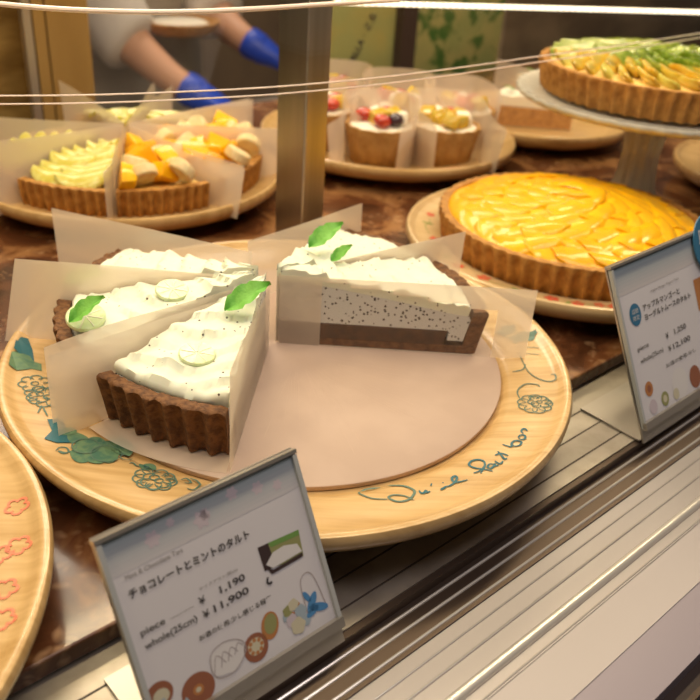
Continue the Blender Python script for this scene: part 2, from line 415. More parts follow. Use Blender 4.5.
# LED light bar
p0 = at_z(334, 2.5, 0.190); p1 = at_z(760, 14, 0.190)
t = thing('light_bar', 'long bright white light bar mounted under the glass shelf above the kiwi tart', 'light', (p0 + p1) / 2)
d = (p1 - p0); L_ = d.length; d.normalize(); side = Vector((-d.y, d.x, 0)); ax = (d, side, Vector((0, 0, 1)))
m = MB()
nl = 70
for k_ in range(nl): add_box(m, d * (L_ * ((k_ + .5) / nl - .5)), (L_ / nl * 0.72, 0.0046, 0.0046), M['led'], ax)
m.obj('diodes', t, smooth=False)['label'] = 'row of glowing warm white diodes'
m = MB(); add_box(m, (0, 0, 0), (L_, 0.0040, 0.0040), M['led_dim'], ax); m.obj('diffuser', t, smooth=False)['label'] = 'glowing warm white strip'
m = MB(); add_box(m, (side * 0.0035), (L_, 0.0020, 0.006), M['frame'], ax); m.obj('housing', t, smooth=False)

# rear of the case
VB = 1.12
def rear_panel(name, px0, px1, z0, z1, material, label, cat, th=0.012, v=VB):
    a = at_v(px0, 60, v).dot(UX); b_ = at_v(px1, 60, v).dot(UX)
    m = MB(); case_box(m, a, b_, v, v + th, z0, z1, material)
    o = m.obj(name, smooth=False)
    if cat: lay(o, label, cat)
    else: o['kind'] = 'structure'
    return o, a, b_
rear_panel('wall_partition', 51, 92, -0.1, 0.42, M['amber'], None, None, 0.02)
for a, b_, mm, nm, lb in ((28, 36, M['frame'], 'trim_7', None),
                      (38, 49, M['amber'], 'trim_8', None)):
    rear_panel(nm, a, b_, -0.1, 0.42, mm, lb, None, 0.012)
m = MB(); ua = at_v(-60, 60, VB + .05).dot(UX); ub = at_v(27, 60, VB + .05).dot(UX)
case_box(m, ua, ub, VB + .05, VB + .06, -0.1, 0.42, mat('amber_reflections', (0.20, 0.11, 0.03), rough=0.25, col2=(0.55, 0.36, 0.12), scale=16, stretch=(0.4, 0.4, 1.6), lo=0.45, hi=0.7, metal=0.3))  # amber blotches paint reflections into the panel colour
m.obj('window_1', smooth=False)['kind'] = 'structure'

def leafy(name, base, g2, dark, s):
    m_ = mat(name, base, rough=0.4, col2=g2, scale=s, lo=0.42, hi=0.6)
    N, L = nodes(m_); b = N['Principled BSDF']
    src = b.inputs['Base Color'].links[0].from_socket
    n = N.new('ShaderNodeTexNoise'); n.inputs['Scale'].default_value = s * 1.7; n.inputs['Detail'].default_value = 6
    tc = N.new('ShaderNodeTexCoord'); L.new(tc.outputs['Object'], n.inputs['Vector'])
    r = N.new('ShaderNodeValToRGB'); r.color_ramp.elements[0].position = 0.52; r.color_ramp.elements[1].position = 0.6
    L.new(n.outputs['Fac'], r.inputs[0]); mx = N.new('ShaderNodeMixRGB'); mx.inputs[2].default_value = (*dark, 1)
    L.new(r.outputs[0], mx.inputs[0]); L.new(src, mx.inputs[1]); L.new(mx.outputs[0], b.inputs['Base Color']); return m_
po, ua, ub = rear_panel('printed_poster', 322, 399, -0.03, 0.34, mat('green_poster', (0.33, 0.34, 0.13), rough=0.5, col2=(0.42, 0.34, 0.10), scale=9), 'pale green poster with slanted black writing behind the tartlets', 'poster', 0.003, VB + 0.02)
po2, ua2, ub2 = rear_panel('leafy_poster', 415, 497, -0.03, 0.34, leafy('leafy_print', (0.40, 0.36, 0.14), (0.30, 0.32, 0.12), (0.06, 0.14, 0.03), 14), 'yellowish poster with green foliage right of the dark upright', 'poster', 0.003, VB + 0.02)
rear_panel('trim_9', 400, 414, -0.1, 0.42, M['dark'], None, None, 0.03)
m = MB(); case_box(m, at_v(500, 60, VB + .05).dot(UX), 3.2, VB + .05, VB + .06, -0.1, 0.42,
    mat('smoky_panel', (0.16, 0.115, 0.075), rough=0.35, col2=(0.30, 0.22, 0.14), scale=7, stretch=(1, 1, 2), lo=0.4, hi=0.7))
m.obj('window_2', smooth=False)['kind'] = 'structure'

# text helpers
def text_part(mb, s, x, y, w, h, place, material, bold=0.0, shear=0.0):
    """fit string s into the box (x, y, w, h); place(x,y) -> point"""
    cu = bpy.data.curves.new('txt', 'FONT'); cu.body = s; cu.size = 1.0; cu.offset = bold; cu.resolution_u = 3
    to = bpy.data.objects.new('txt', cu); COL.objects.link(to)
    dg = bpy.context.evaluated_depsgraph_get(); dg.update()
    me = bpy.data.meshes.new_from_object(to.evaluated_get(dg))
    vs = [v.co.copy() for v in me.vertices]; fs = [tuple(p.vertices) for p in me.polygons]
    bpy.data.objects.remove(to); bpy.data.meshes.remove(me); bpy.data.curves.remove(cu)
    if not vs: return
    x0 = min(v.x for v in vs); x1 = max(v.x for v in vs); y0 = min(v.y for v in vs); y1 = max(v.y for v in vs)
    mb.add([place(x + (v.x - x0) / (x1 - x0) * w + shear * (v.y - y0) / (y1 - y0) * h, y + (v.y - y0) / (y1 - y0) * h) for v in vs], fs, material)
# slanted writing on the poster
A = at_v(346, 72, VB + .019); Bp = at_v(374, 14, VB + .019); dx = (Bp - A); Lp = dx.length; dx.normalize()
nrm = -VX; dy = nrm.cross(dx).normalized()
m = MB()
text_part(m, 'ALLA · ミル', Lp * 0.18, -0.009, Lp * 0.85, 0.018, lambda x, y: A + dx * x + dy * y + nrm * 0.0006, M['ink'], 0.02)
vs = [A + dx * (0.006 * math.cos(q)) + dy * (0.008 * math.sin(q)) + nrm * 0.0006 for q in [2 * PI * k / 12 for k in range(12)]]
m.add(vs, [tuple(range(12))], M['ink'])
o = m.obj('printed_writing', po, smooth=False); o['label'] = 'slanted black writing on the pale green poster'

# ------------------------------------------------------------------ plates
MAIN_PROF = [(0, 0), (0.13, 0), (0.146, 0.003), (0.170, 0.009), (0.190, 0.0145), (0.1975, 0.0195), (0.2003, 0.025), (0.2005, 0.0285), (0.1990, 0.0310), (0.1965, 0.0317),
             (0.1938, 0.0305), (0.1915, 0.0282), (0.188, 0.0268), (0.180, 0.0258), (0.170, 0.0247), (0.160, 0.0232), (0.1555, 0.0218), (0.1535, 0.0195), (0.1515, 0.0185), (0, 0.0185)]
def rimz(r, k=1.0):
    r = r / k
    P = MAIN_PROF[10:18][::-1]
    if r <= P[0][0]: return P[0][1]
    for (a, za), (b, zb) in zip(P, P[1:]):
        if a <= r <= b: return za + (zb - za) * (r - a) / (b - a)
    return P[-1][1]
def plate(label, c, R=0.2, material=None, group=None, name='wooden_plate', rz=0.0):
    k = R / 0.2005
    t = thing(name, label, 'plate', (c[0], c[1], 0.0002), rz, group)
    m = MB(); revolve(m, [(r * k, z) for r, z in MAIN_PROF], material or M['wood'], n=128); m.obj('dish', t)
    return t, k
MC = (-0.042, 0.524)
tp, k = plate('large round wooden plate painted with teal flowers, grapes and lettering', MC, 0.2015)
RZ = lambda r: rimz(r)
def onrim(px, py):
    p = at_z(px, py, 0.0262); return (p.x - MC[0], p.y - MC[1])
def crop(pts, ox, oy, k_): return [onrim(ox + x * k_, oy + y * k_) for x, y in pts]
C1 = [[(82, 340), (96, 366), (124, 366), (140, 344), (150, 364), (176, 352)], [(192, 276), (184, 300)], [(266, 342), (292, 330), (316, 312)], [(284, 276), (296, 274)],
      [(314, 313), (350, 306), (388, 280), (412, 238), (396, 214), (370, 234), (378, 266), (412, 276), (450, 270), (504, 258)]]
C2 = [[(76, 502), (130, 482), (172, 440), (166, 396), (120, 374), (60, 384), (38, 420), (80, 450), (140, 464), (200, 480), (244, 496)], [(136, 508), (176, 448)],
      [(252, 430), (216, 424), (198, 450), (226, 466), (256, 440), (262, 424), (270, 446), (292, 438)], [(262, 398), (288, 420), (312, 426), (332, 404)], [(288, 308), (320, 350), (344, 386), (368, 378)], [(262, 344), (318, 330), (380, 356)],
      [(330, 246), (370, 262), (404, 274), (412, 236), (446, 220), (492, 236), (482, 262), (442, 272), (414, 256)], [(466, 194), (484, 172), (520, 178), (526, 206), (496, 214), (468, 200)], [(510, 160), (493, 138), (508, 118), (526, 116), (546, 140)]]
CQ = [[(165, 272), (110, 265), (68, 240), (90, 215), (150, 210), (220, 218), (260, 240), (255, 262), (235, 278), (200, 282), (170, 265), (190, 255), (230, 262), (258, 278)]]
m = MB()
for q in CQ: ribbon(m, crop(q, 340, 420, .2857), 0.0016, RZ, M['teal_soft'])
for q in C1: ribbon(m, crop(q, 410, 450, .11429), 0.0017, RZ, M['teal'])
for q in C2: ribbon(m, crop(q, 465, 415, .11429), 0.0016, RZ, M['teal'])
m.obj('painted_lettering', tp, smooth=False)['label'] = 'cursive teal lettering on the plate rim'
m = MB()
def flower(c, r, w=0.0008, material=None, petals=7):
    for k_ in range(petals):
        a = 2 * PI * k_ / petals
        x, y = c[0] + r * 0.62 * math.cos(a), c[1] + r * 0.62 * math.sin(a)
        ribbon(m, [(x + r * 0.36 * math.cos(q), y + r * 0.36 * math.sin(q)) for q in [a - 2.2 + 4.4 * j / 6 for j in range(7)]], w, RZ, material)
    ribbon(m, [(c[0] + r * 0.22 * math.cos(q), c[1] + r * 0.22 * math.sin(q)) for q in [2 * PI * j / 8 for j in range(9)]], w, RZ, material)
K5 = lambda pts: crop(pts, 0, 330, .2857)
poly(m, K5([(34, 140), (44, 96), (70, 84), (112, 96), (122, 112), (145, 116), (146, 140), (110, 136), (60, 148)]), RZ, M['grape'])
poly(m, K5([(52, 84), (62, 42), (100, 38), (115, 75), (120, 108), (88, 104)]), RZ, M['teal'], lift=0.0005)
poly(m, K5([(165, 312), (218, 305), (230, 340), (236, 378), (246, 392), (200, 396), (155, 384), (182, 352)]), RZ, M['teal'], lift=0.0005)
for i, (x, y, rr) in enumerate([(262, 372, .0075), (300, 402, .0085), (288, 438, .0080), (332, 384, .0080), (372, 425, .0095), (404, 380, .0085), (342, 442, .0070), (424, 400, .0070), (240, 352, .0050), (440, 376, .0060)]):
    g = K5([(x, y)])[0]; blob(m, g, rr, rr * .8, RZ, M['grape'], 3, 0.08, i * 1.3, lift=0.0003 + 0.00005 * i)
for x, y, rr in [(442, 432, .0034), (300, 402, .0080), (372, 425, .0090)]:
    g = K5([(x, y)])[0]; ribbon(m, [(g[0] + rr * math.cos(q), g[1] + rr * math.sin(q)) for q in [2 * PI * j / 10 for j in range(11)]], 0.0008, RZ, M['teal_soft'], 0.0009)
for pts_ in ([(196, 426), (210, 412), (232, 412), (240, 426), (222, 434), (206, 426), (232, 430), (262, 416), (268, 400)], [(452, 456), (464, 450), (476, 462), (492, 462)], [(132, 290), (140, 275), (146, 262)], [(150, 268), (156, 280), (166, 298)],
             [(628, 498), (650, 490), (668, 505), (660, 520), (645, 516)], [(655, 545), (680, 548), (700, 520), (690, 500), (665, 490)]): ribbon(m, K5(pts_), 0.0012, RZ, M['teal_soft'])
for (x, y, rr, pt) in [(122, 186, .0105, 7), (168, 230, .0125, 8), (140, 222, .0100, 6), (540, 506, .0125, 9), (556, 518, .0105, 7)]: flower(K5([(x, y)])[0], rr, 0.0010, M['teal_soft'], pt)
g = K5([(515, 456)])[0]; blob(m, g, 0.0050, 0.0050, RZ, M['grape']); blob(m, g, 0.0022, 0.0022, RZ, M['teal'], lift=0.0006)
flower((0.1711, -0.0444), 0.0120, 0.0010, M['teal_soft'], 9); flower((0.1745, -0.0420), 0.008, 0.0010, M['teal_soft'], 6)
for q in ([(0.1621, -0.0386), (0.1616, -0.0273), (0.1678, -0.0186), (0.1763, -0.0188), (0.1778, -0.0225)], [(0.1699, 0.0267), (0.1732, -0.0017), (0.182, -0.0141), (0.1898, -0.0143), (0.1908, -0.0073), (0.1881, -0.0064)],
          [(0.1617, -0.0005), (0.1694, 0.002), (0.1727, 0.0095)], [(0.1697, 0.0358), (0.1859, 0.0321)], [(0.1676, 0.0264), (0.1844, 0.0228)]): ribbon(m, q, 0.0012, RZ, M['teal_soft'])
blob(m, (0.1762, 0.0493), 0.012, 0.007, RZ, M['teal_soft'], 5, 0.15, 0.4); blob(m, (0.165, 0.060), 0.010, 0.006, RZ, M['teal_soft'], 5, 0.15, 0.9)
m.obj('painted_flowers', tp, smooth=False)['label'] = 'teal leaves, green grapes and outlined flowers painted on the rim'

t = thing('cake_board', 'round thin pinkish cake board lying in the plate under the mint tart slices', 'board', (-0.039, 0.527, 0.0190))
m = MB(); revolve(m, [(0, 0), (0.1495, 0), (0.150, 0.0007), (0.150, 0.0034), (0.1492, 0.004), (0, 0.004)], M['board'], n=128); m.obj('disc', t)
m = MB()
for k_ in range(38):
    a = D2R(-100 + 95 * random.random()); r0 = 0.02 + 0.04 * random.random(); r1 = r0 + 0.02 + 0.05 * random.random()
    a2 = a + random.uniform(-.05, .05)
    ribbon(m, [(r0 * math.cos(a) , r0 * math.sin(a)), (r1 * math.cos(a2), r1 * math.sin(a2))], 0.0003, lambda r: 0.004, M['scratch'], 0.00012)
m.obj('knife_marks', t, smooth=False)['label'] = 'faint pale knife scratches radiating over the board'
BZ = 0.0231

# ------------------------------------------------------------------ chocolate mint slices
def flutes(R, nf, amp, zt):
    def fr(r, z, a):
        if r < R * 0.93: return r
        return r + amp * abs(math.sin(a * nf / 2)) ** 0.7
    return fr
CR, CS = 0.140, 37.0
def cream_top(r, z, a):
    x, y = r * math.cos(a), r * math.sin(a)
    f = min(1.0, r / CR); dome = 0.024 * (1 - f ** 1.25)
    if z < 0.0335: return z + max(0.0, dome - 0.004) * (1 if r < 0.1245 else 0)
    s = 0.0042 * noisy(x, y, 42, 3.1) + 0.0012 * noisy(x, y, 120, 7.7)
    w = (r * 62 + a * 1.3 + 0.9 * noisy(x, y, 22, 1.2)) % 1.0
    ridge = 0.0052 * w ** 1.8 * (0.6 + 0.6 * noisy(x, y, 50, 9.0))
    return z - 0.003 + dome + s + ridge
def leaf_mesh(name, L=0.024, Wd=0.012):
    m = MB(); n = 12; k_ = 6; vs = []; fs = []
    for i in range(n + 1):
        t_ = i / n; w = Wd / 2 * (math.sin(PI * t_ ** 0.8)) ** 0.8 * (1 + 0.05 * math.cos(i * PI)) + 0.0002
        for j in range(k_ + 1):
            s = j / k_ * 2 - 1
            vs.append((t_ * L, s * w, 0.0035 * math.sin(t_ * 2.2) + 0.0018 * abs(s) - 0.0006 * math.cos(t_ * 22) * abs(s)))
    for i in range(n):
        for j in range(k_):
            a = i * (k_ + 1) + j; fs.append((a, a + 1, a + k_ + 2, a + k_ + 1))
    m.add(vs, fs, M['mint']); me = m.mesh(name); return me
LEAF = leaf_mesh('mint_leaf')
def place_mesh(name, me, parent, loc, rot=(0, 0, 0), sc=1.0):
    o = bpy.data.objects.new(name, me); COL.objects.link(o); o.parent = parent; o.location = loc; o.rotation_euler = rot
    o.scale = (sc, sc, sc) if not isinstance(sc, tuple) else sc; return o
m = MB(); revolve(m, [(0, 0), (0.0098, 0), (0.0103, 0.0006), (0.0103, 0.0020), (0.0098, 0.0026), (0, 0.0026)], M['lime'], n=32)
for k_ in range(8):
    a = k_ * PI / 4; add_box(m, (0.005 * math.cos(a), 0.005 * math.sin(a), 0.0027), (0.0085, 0.0006, 0.0003), M['wcream'], (Vector((math.cos(a), math.sin(a), 0)), Vector((-math.sin(a), math.cos(a), 0)), Vector((0, 0, 1))))
LIME = m.mesh('lime')

def mint_slice(label, ang, off=0.008, sxy=1.0):
    """ang: bisector direction in degrees"""
    c = Vector((-0.060, 0.541, BZ + 0.0004)); d = Vector((math.cos(D2R(ang)), math.sin(D2R(ang)), 0))
    t = thing('mint_tart_slice', label, 'tart slice', c + d * off, D2R(ang - CS / 2), 'slices of chocolate and mint tart'); t.scale = (sxy, sxy, 1)
    R = CR - 0.006
    m = MB()
    revolve(m, [(0, 0), (R * 0.955, 0), (R * 0.975, 0.001), (R * 0.995, 0.017), (R * 1.018, 0.0330), (R * 1.020, 0.0350), (R * 1.008, 0.0362), (R * 0.978, 0.0350), (R * 0.945, 0.0062), (0, 0.0058)],
            M['choc_crust'], 0, CS, 110, fr=lambda r, z, a: r + (0.0052 * (0.5 + 0.5 * math.cos(a * 66)) ** 1.2 if r > R * 0.953 and z < 0.0335 else (0.0036 + 0.0010 * math.cos(a * 66) if z > 0.0335 and r > R * 0.99 else 0)),
            fz=lambda r, z, a: z + (0.0016 * noisy(a * 10, r, 3, 5) if z > 0.0255 else 0))
    m.obj('crust', t, angle=55)
    m = MB(); revolve(m, [(0, 0.0059), (0.113, 0.0063), (0.115, 0.0185), (0, 0.0185)], M['choc'], 0.05, CS - 0.05, 24); m.obj('chocolate_filling', t)
    m = MB(); revolve(m, [(0, 0.0187), (0.1155, 0.0187), (0.1155, 0.0105), (R * 0.943, 0.0105), (R * 0.968, 0.0285), (R * 0.955, 0.0318)] + [(R * 0.93 * (1 - i / 12), 0.0318) for i in range(12)] + [(0, 0.0318)], M['mousse'], 0.05, CS - 0.05, 24, fz=lambda r, z, a: cream_top(r, z, a) if z > 0.0317 else z); m.obj('mint_mousse', t)
    m = MB()
    prof = [(0, 0.0319)] + [(R * 0.93 * i / 12, 0.0319) for i in range(1, 13)] + [(R * 0.952, 0.0319), (R * 0.962, 0.0345), (R * 0.95, 0.0375)] + [(R * 0.93 * (1 - i / 46), 0.0385) for i in range(46)] + [(0, 0.0385)]
    revolve(m, prof, M['cream'], 0.1, CS - 0.1, 46, fz=cream_top); m.obj('cream_topping', t, angle=60)
    return t
def garnish(t, kind, r, ang, rz, tilt=0.2, sc=1.0, dz=0.0):
    p = (r * math.cos(D2R(ang)), r * math.sin(D2R(ang)))
    z = cream_top(p[0] and r, 0.0385, D2R(ang)) + dz
    if kind == 'leaf': o = place_mesh('mint_leaf', LEAF, t, (p[0], p[1], z + 0.0015), (tilt * 0.6, -tilt, D2R(rz)), sc); o['label'] = 'fresh green mint leaf'
    else: o = place_mesh('lime_slice', LIME, t, (p[0], p[1], z + 0.0006), (tilt, 0.12, D2R(rz)), sc); o['label'] = 'thin pale lime round'
    return o
def sheet(mb, p0, p1, h0, h1, z, material, wave=0.0015, phase=0.0, curl=0.0, n=18, k=8, slant=0.0, cling=None):
    """upright sheet of film from p0 to p1 (2D), heights h0->h1, gently waved; curl bends the far end sideways"""
    p0 = Vector(p0); p1 = Vector(p1); d = p1 - p0; nn = Vector((-d.y, d.x)).normalized(); vs = []; fs = []; dl = d.normalized()
    for i in range(n + 1):
        t_ = i / n
        for j in range(k + 1):
            s = j / k; h = (h0 + (h1 - h0) * t_) * s
            o = wave * s * math.sin(t_ * 5 + phase) * t_ + curl * (max(0, t_ - 0.55) / 0.45) ** 2 * (0.5 + 0.5 * s) + 0.0006
            q = p0 + d * t_ + nn * o + dl * (slant * s * t_)
            vs.append((q.x, q.y, z + h))
    for i in range(n):
        for j in range(k):
            a = i * (k + 1) + j; fs.append((a, a + 1, a + k + 2, a + k + 1))
    if cling:
        i0, i1 = cling[0] * n, cling[1] * n; jt = lambda q: k * (0.98 - 0.40 * (q // k) / n)
        A_ = [f for q, f in enumerate(fs) if i0 <= q // k < i1 and q % k < jt(q)]; B_ = [f for q, f in enumerate(fs) if not (i0 <= q // k < i1 and q % k < jt(q))]
        mb.add(vs, A_, M['film_cling']); mb.add(vs, B_, material)
    else: mb.add(vs, fs, material)
def wrap(label, ang, span, L0, L1, h_ap, h0, h1, center, z, off=0.005, group=None, curl=(0, 0), wave=0.0015, material=None, slant=(0, 0), base=True, mar=0.0016, baseR=None, cling=None, extra=None):
    """V-folded film around one slice: side 0 is the clockwise side, side 1 the other"""
    material = material or M['paper']
    d = Vector((math.cos(D2R(ang)), math.sin(D2R(ang))))
    c = Vector(center) + d * off
    t = thing('film_wrap', label, 'wrapping film', (c.x, c.y, z), D2R(ang - span / 2), group)
    m = MB()
    ph = random.random() * 6
    a = D2R(span)
    s0 = Vector((0, -mar)); s1 = Vector((-math.sin(a) * mar, math.cos(a) * mar))
    if extra:
        q0, q1, hh0, hh1 = extra; R_ = Matrix.Rotation(-D2R(ang - span / 2), 2)
        sheet(m, R_ @ (Vector(q0) - c), R_ @ (Vector(q1) - c), hh0, hh1, 0, material, wave, ph)
    if L0: sheet(m, s0, s0 + Vector((L0, 0)), h_ap, h0, 0, material, -wave, ph, -curl[0], slant=slant[0], cling=cling, n=36 if cling else 18, k=16 if cling else 8)
    if L1: sheet(m, s1, s1 + Vector((math.cos(a), math.sin(a))) * L1, h_ap, h1, 0, material, wave, ph + 2, curl[1], slant=slant[1])
    m.obj('folded_film', t)
    if base:
        m = MB(); r = baseR or min(L0 or L1, L1 or L0) * 0.92; n = 12
        vs = [(0, 0, 0)] + [(r * math.cos(a * i / n), r * math.sin(a * i / n), 0.0) for i in range(n + 1)]
        m.add(vs, [(0, i, i + 1) for i in range(1, n + 1)], material); m.obj('film_underlay', t)
    return t
TC = (-0.060, 0.541)
SL = {}
SLD = {'A': (-111, 0.008), 'B': (-154, 0.010), 'C': (169, 0.010), 'D': (19.5, 0.007), 'E': (57.5, 0.006)}
for key, lab in (('A', 'front mint tart slice nearest the price card, fluted cocoa crust facing the camera'),
                 ('B', 'mint tart slice at left with a lime round and mint leaf beside its crust'),
                 ('C', 'far left mint tart slice mostly hidden behind cloudy film'),
                 ('D', 'right mint tart slice with its cut side of chocolate and speckled mousse showing'),
                 ('E', 'mint tart slice behind the cut-open one, small mint leaf over its cream')):
    SL[key] = mint_slice(lab, SLD[key][0], SLD[key][1], 1.085 if key in 'DE' else 1.0)
def gpx(key, kind, px, py, worlddeg, tilt=0.2, sc=1.0, dz=0.0):
    """garnish standing on the cream of one slice"""
    t = SL[key]; th = t.rotation_euler.z; z = 0.06
    for _ in range(8):
        p = (at_z(px, py, z + t.location.z) - t.location); p.x /= t.scale.x; p.y /= t.scale.x
        x = p.x * math.cos(th) + p.y * math.sin(th); y = -p.x * math.sin(th) + p.y * math.cos(th)
        r = math.hypot(x, y); a = math.atan2(y, x); z = 0.5 * z + 0.5 * (cream_top(r, 0.0385, a) + dz)
    rz = D2R(worlddeg) - th
    if kind == 'leaf': o = place_mesh('mint_leaf', LEAF, t, (x, y, z + 0.0015), (0.35, -tilt, rz), sc); o['label'] = 'fresh green mint leaf'
    else: o = place_mesh('lime_slice', LIME, t, (x, y, z + 0.0008), (tilt, 0.1, rz), sc); o['label'] = 'thin pale lime round'
gpx('A', 'leaf', 225, 312, 18, tilt=0.42, sc=1.45, dz=0.003)
gpx('A', 'lime', 197, 357, 0, tilt=0.12, sc=1.1, dz=0.001)
gpx('B', 'lime', 86, 320, 0, tilt=0.3, sc=1.25, dz=0.002)
gpx('B', 'leaf', 70, 325, 20, tilt=0.5, sc=1.2, dz=0.005)
gpx('B', 'lime', 172, 293, 0, tilt=0.2, sc=1.1, dz=0.001)
gpx('C', 'leaf', 64, 284, 12, tilt=0.1, sc=1.3, dz=0.002)
gpx('E', 'leaf', 331, 264, 20, tilt=0.6, sc=0.8, dz=0.0)
gpx('E', 'leaf', 309, 250, 25, tilt=0.5, sc=1.25, dz=0.003)
ZB = BZ - 0.0001 + 0.0003
wrap('cloudy film around the front mint tart slice, one side standing left of its crust', -111, CS + 1.2, 0.170, 0.150, 0.050, 0.060, 0.070, TC, ZB, wave=0.001, off=0.007, baseR=0.15)
wrap('cloudy film around the left mint tart slice carrying the lime and leaf', -154, CS + 1.2, 0.184, 0.165, 0.054, 0.066, 0.058, TC, ZB, off=0.008, curl=(0.0, 0.004), slant=(-0.016, 0))
wrap('wide cloudy film around the far left mint tart slice, tall corner at upper left', 169, CS + 1.2, 0, 0.168, 0.054, 0.056, 0.064, TC, ZB, off=0.008, slant=(0.0, -0.01), extra=((-0.080, 0.584), (-0.250, 0.636), 0.054, 0.058))
wrap('clear film lying against the cut face of the right mint tart slice', 19.5, CS + 1.2, 0.186, 0.16, 0.056, 0.058, 0.052, TC, ZB, off=0.006, wave=0.0004, cling=(0.14, 0.84, 0.95), mar=0.0012)
wrap('cloudy film around the slice behind the cut-open one, pointed corner near the post', 57.5, CS + 1.2, 0.186, 0, 0.054, 0.054, 0.058, TC, ZB, off=0.005, extra=((-0.086, 0.606), (0.003, 0.702), 0.053, 0.056))

# ------------------------------------------------------------------ whole fruit tarts
def full_crust(t, R, h, nf, material, z0=0.0):
    m = MB()
    revolve(m, [(0, z0), (R * 0.93, z0), (R * 0.945, z0 + 0.001), (R * 0.965, z0 + h * 0.5), (R * 0.985, z0 + h * 0.83), (R * 0.985, z0 + h * 0.92), (R * 0.985, z0 + h), (R * 0.955, z0 + h), (R * 0.945, z0 + h * 0.75), (0, z0 + h * 0.75)],
            material, n=nf * 8, fr=lambda r, z, a: r + (0 if r < R * 0.93 or (z > z0 + h * 0.7 and r < R * 0.96) else 0.0052 * (0.5 + 0.5 * math.cos(a * nf)) ** 1.2 if z < z0 + h * 0.85 else 0.0036 + 0.0010 * math.cos(a * nf)),
            fz=lambda r, z, a: z + (0.0008 * noisy(a * 12, 0, 3, 2) if z > z0 + h * 0.9 else 0))
    m.obj('crust', t, angle=60)
def fruit_strip(name, L, Wd, th, bend, material, n=12):
    """curved tapered fruit slice along x, arched"""
    m = MB(); k = 10; vs = []; fs = []
    for i in range(n + 1):
        t_ = i / n; s = max(0.02, math.sin(PI * (0.04 + 0.92 * t_))) ** 0.38
        cx = (t_ - 0.5) * L; cy = bend * (1 - (2 * t_ - 1) ** 2)
        for j in range(k):
            a = 2 * PI * j / k
            vs.append((cx, cy + Wd / 2 * s * math.cos(a), th / 2 * s * math.sin(a) + 0.0012 * math.sin(t_ * 7)))
    for i in range(n):
        for j in range(k): fs.append((i * k + j, i * k + (j + 1) % k, (i + 1) * k + (j + 1) % k, (i + 1) * k + j))
    fs.append(tuple(range(k))); fs.append(tuple(n * k + j for j in reversed(range(k))))
    m.add(vs, fs, material); return m.mesh(name, angle=80)
PCX = (0.212, 0.786)
tpl, k2 = plate('pale round wooden plate painted with red blossoms under the mango tart', PCX, 0.165, M['woodpale'])
R2 = lambda r: rimz(r, k2)
m = MB()
def blossom(c, r, mm, RF):
    for q in range(5):
        a = q * 2 * PI / 5 + c[0] * 50; blob(m, (c[0] + r * .55 * math.cos(a), c[1] + r * .55 * math.sin(a)), r * .42, r * .34, RF, mm, rot=a, lift=0.0003 + 0.00003 * q)
for c in [(-0.1378, 0.0442), (-0.1182, -0.0820), (-0.0971, -0.1040), (-0.0418, -0.1370), (-0.0207, -0.1437), (-0.002, -0.1430), (0.0093, -0.1451), (0.05, -0.135), (-0.136, -0.02), (0.09, -0.112)]:
    rr = random.uniform(0.005, 0.0075); blossom(c, rr, M['redp'], R2)
for c in [(-0.07, -0.124), (-0.03, -0.146), (-0.128, -0.062), (0.03, -0.143), (-0.142, 0.02)]:
    blob(m, c, 0.006, 0.0022, R2, M['greenp'], rot=random.random() * 3)
for a0 in (-60, -95, -128, -150, 175):
    pts_ = [(0.1435 * math.cos(D2R(a0 - 8 + i * 4)) + 0.002 * math.sin(i * 2), 0.1435 * math.sin(D2R(a0 - 8 + i * 4))) for i in range(5)]
    ribbon(m, pts_, 0.0010, R2, M['greenp'])
m.obj('painted_blossoms', tpl, smooth=False)['label'] = 'red painted blossoms with olive stems on the rim'
t = thing('mango_tart', 'whole round tart heaped with glossy orange-yellow mango slices on the red-blossom plate', 'tart', (PCX[0], PCX[1], 0.0190 * 1.0))
full_crust(t, 0.131, 0.033, 60, M['crust'])
m = MB(); revolve(m, [(0, 0.025), (0.122, 0.025), (0.1225, 0.031), (0.115, 0.037), (0.095, 0.042), (0.06, 0.050), (0.0, 0.056)], M['mango'], n=64,
                  fz=lambda r, z, a: z + (0.002 * noisy(r * math.cos(a), r * math.sin(a), 50, 2) if z > 0.03 else 0)); m.obj('custard_bed', t)
MS = [fruit_strip('mango_slice', 0.092, 0.034, 0.0075, 0.015, M['mango'], 18), fruit_strip('mango_slice', 0.084, 0.031, 0.0075, 0.017, M['mango_hi'], 18)]
cnt = 0
for r, n_, z, tilt, off in ((0.094, 24, 0.0390, 0.33, 14), (0.076, 20, 0.0440, 0.29, 16), (0.055, 16, 0.0485, 0.25, 20), (0.034, 10, 0.0525, 0.20, 26), (0.016, 6, 0.0560, 0.18, 30), (0.004, 3, 0.0585, 0.1, 40)):
    for i in range(n_):
        a = 2 * PI * (i + 0.3 * random.random()) / n_
        rr = r + random.uniform(-.003, .003)
        place_mesh('mango_slice', MS[(cnt * 7) % 2], t, (rr * math.cos(a), rr * math.sin(a), z + random.uniform(-.0004, .0004)),
                   (tilt + random.uniform(-.1, .1), random.uniform(-.05, .05), a - PI / 2 + D2R(off) + random.uniform(-.1, .1)) if False else (-tilt, 0.06, a - PI / 2 + D2R(off) + random.uniform(-.07, .07)), (1 if r > .07 else 0.8 if r > .03 else 0.55, 1, 1))
        cnt += 1

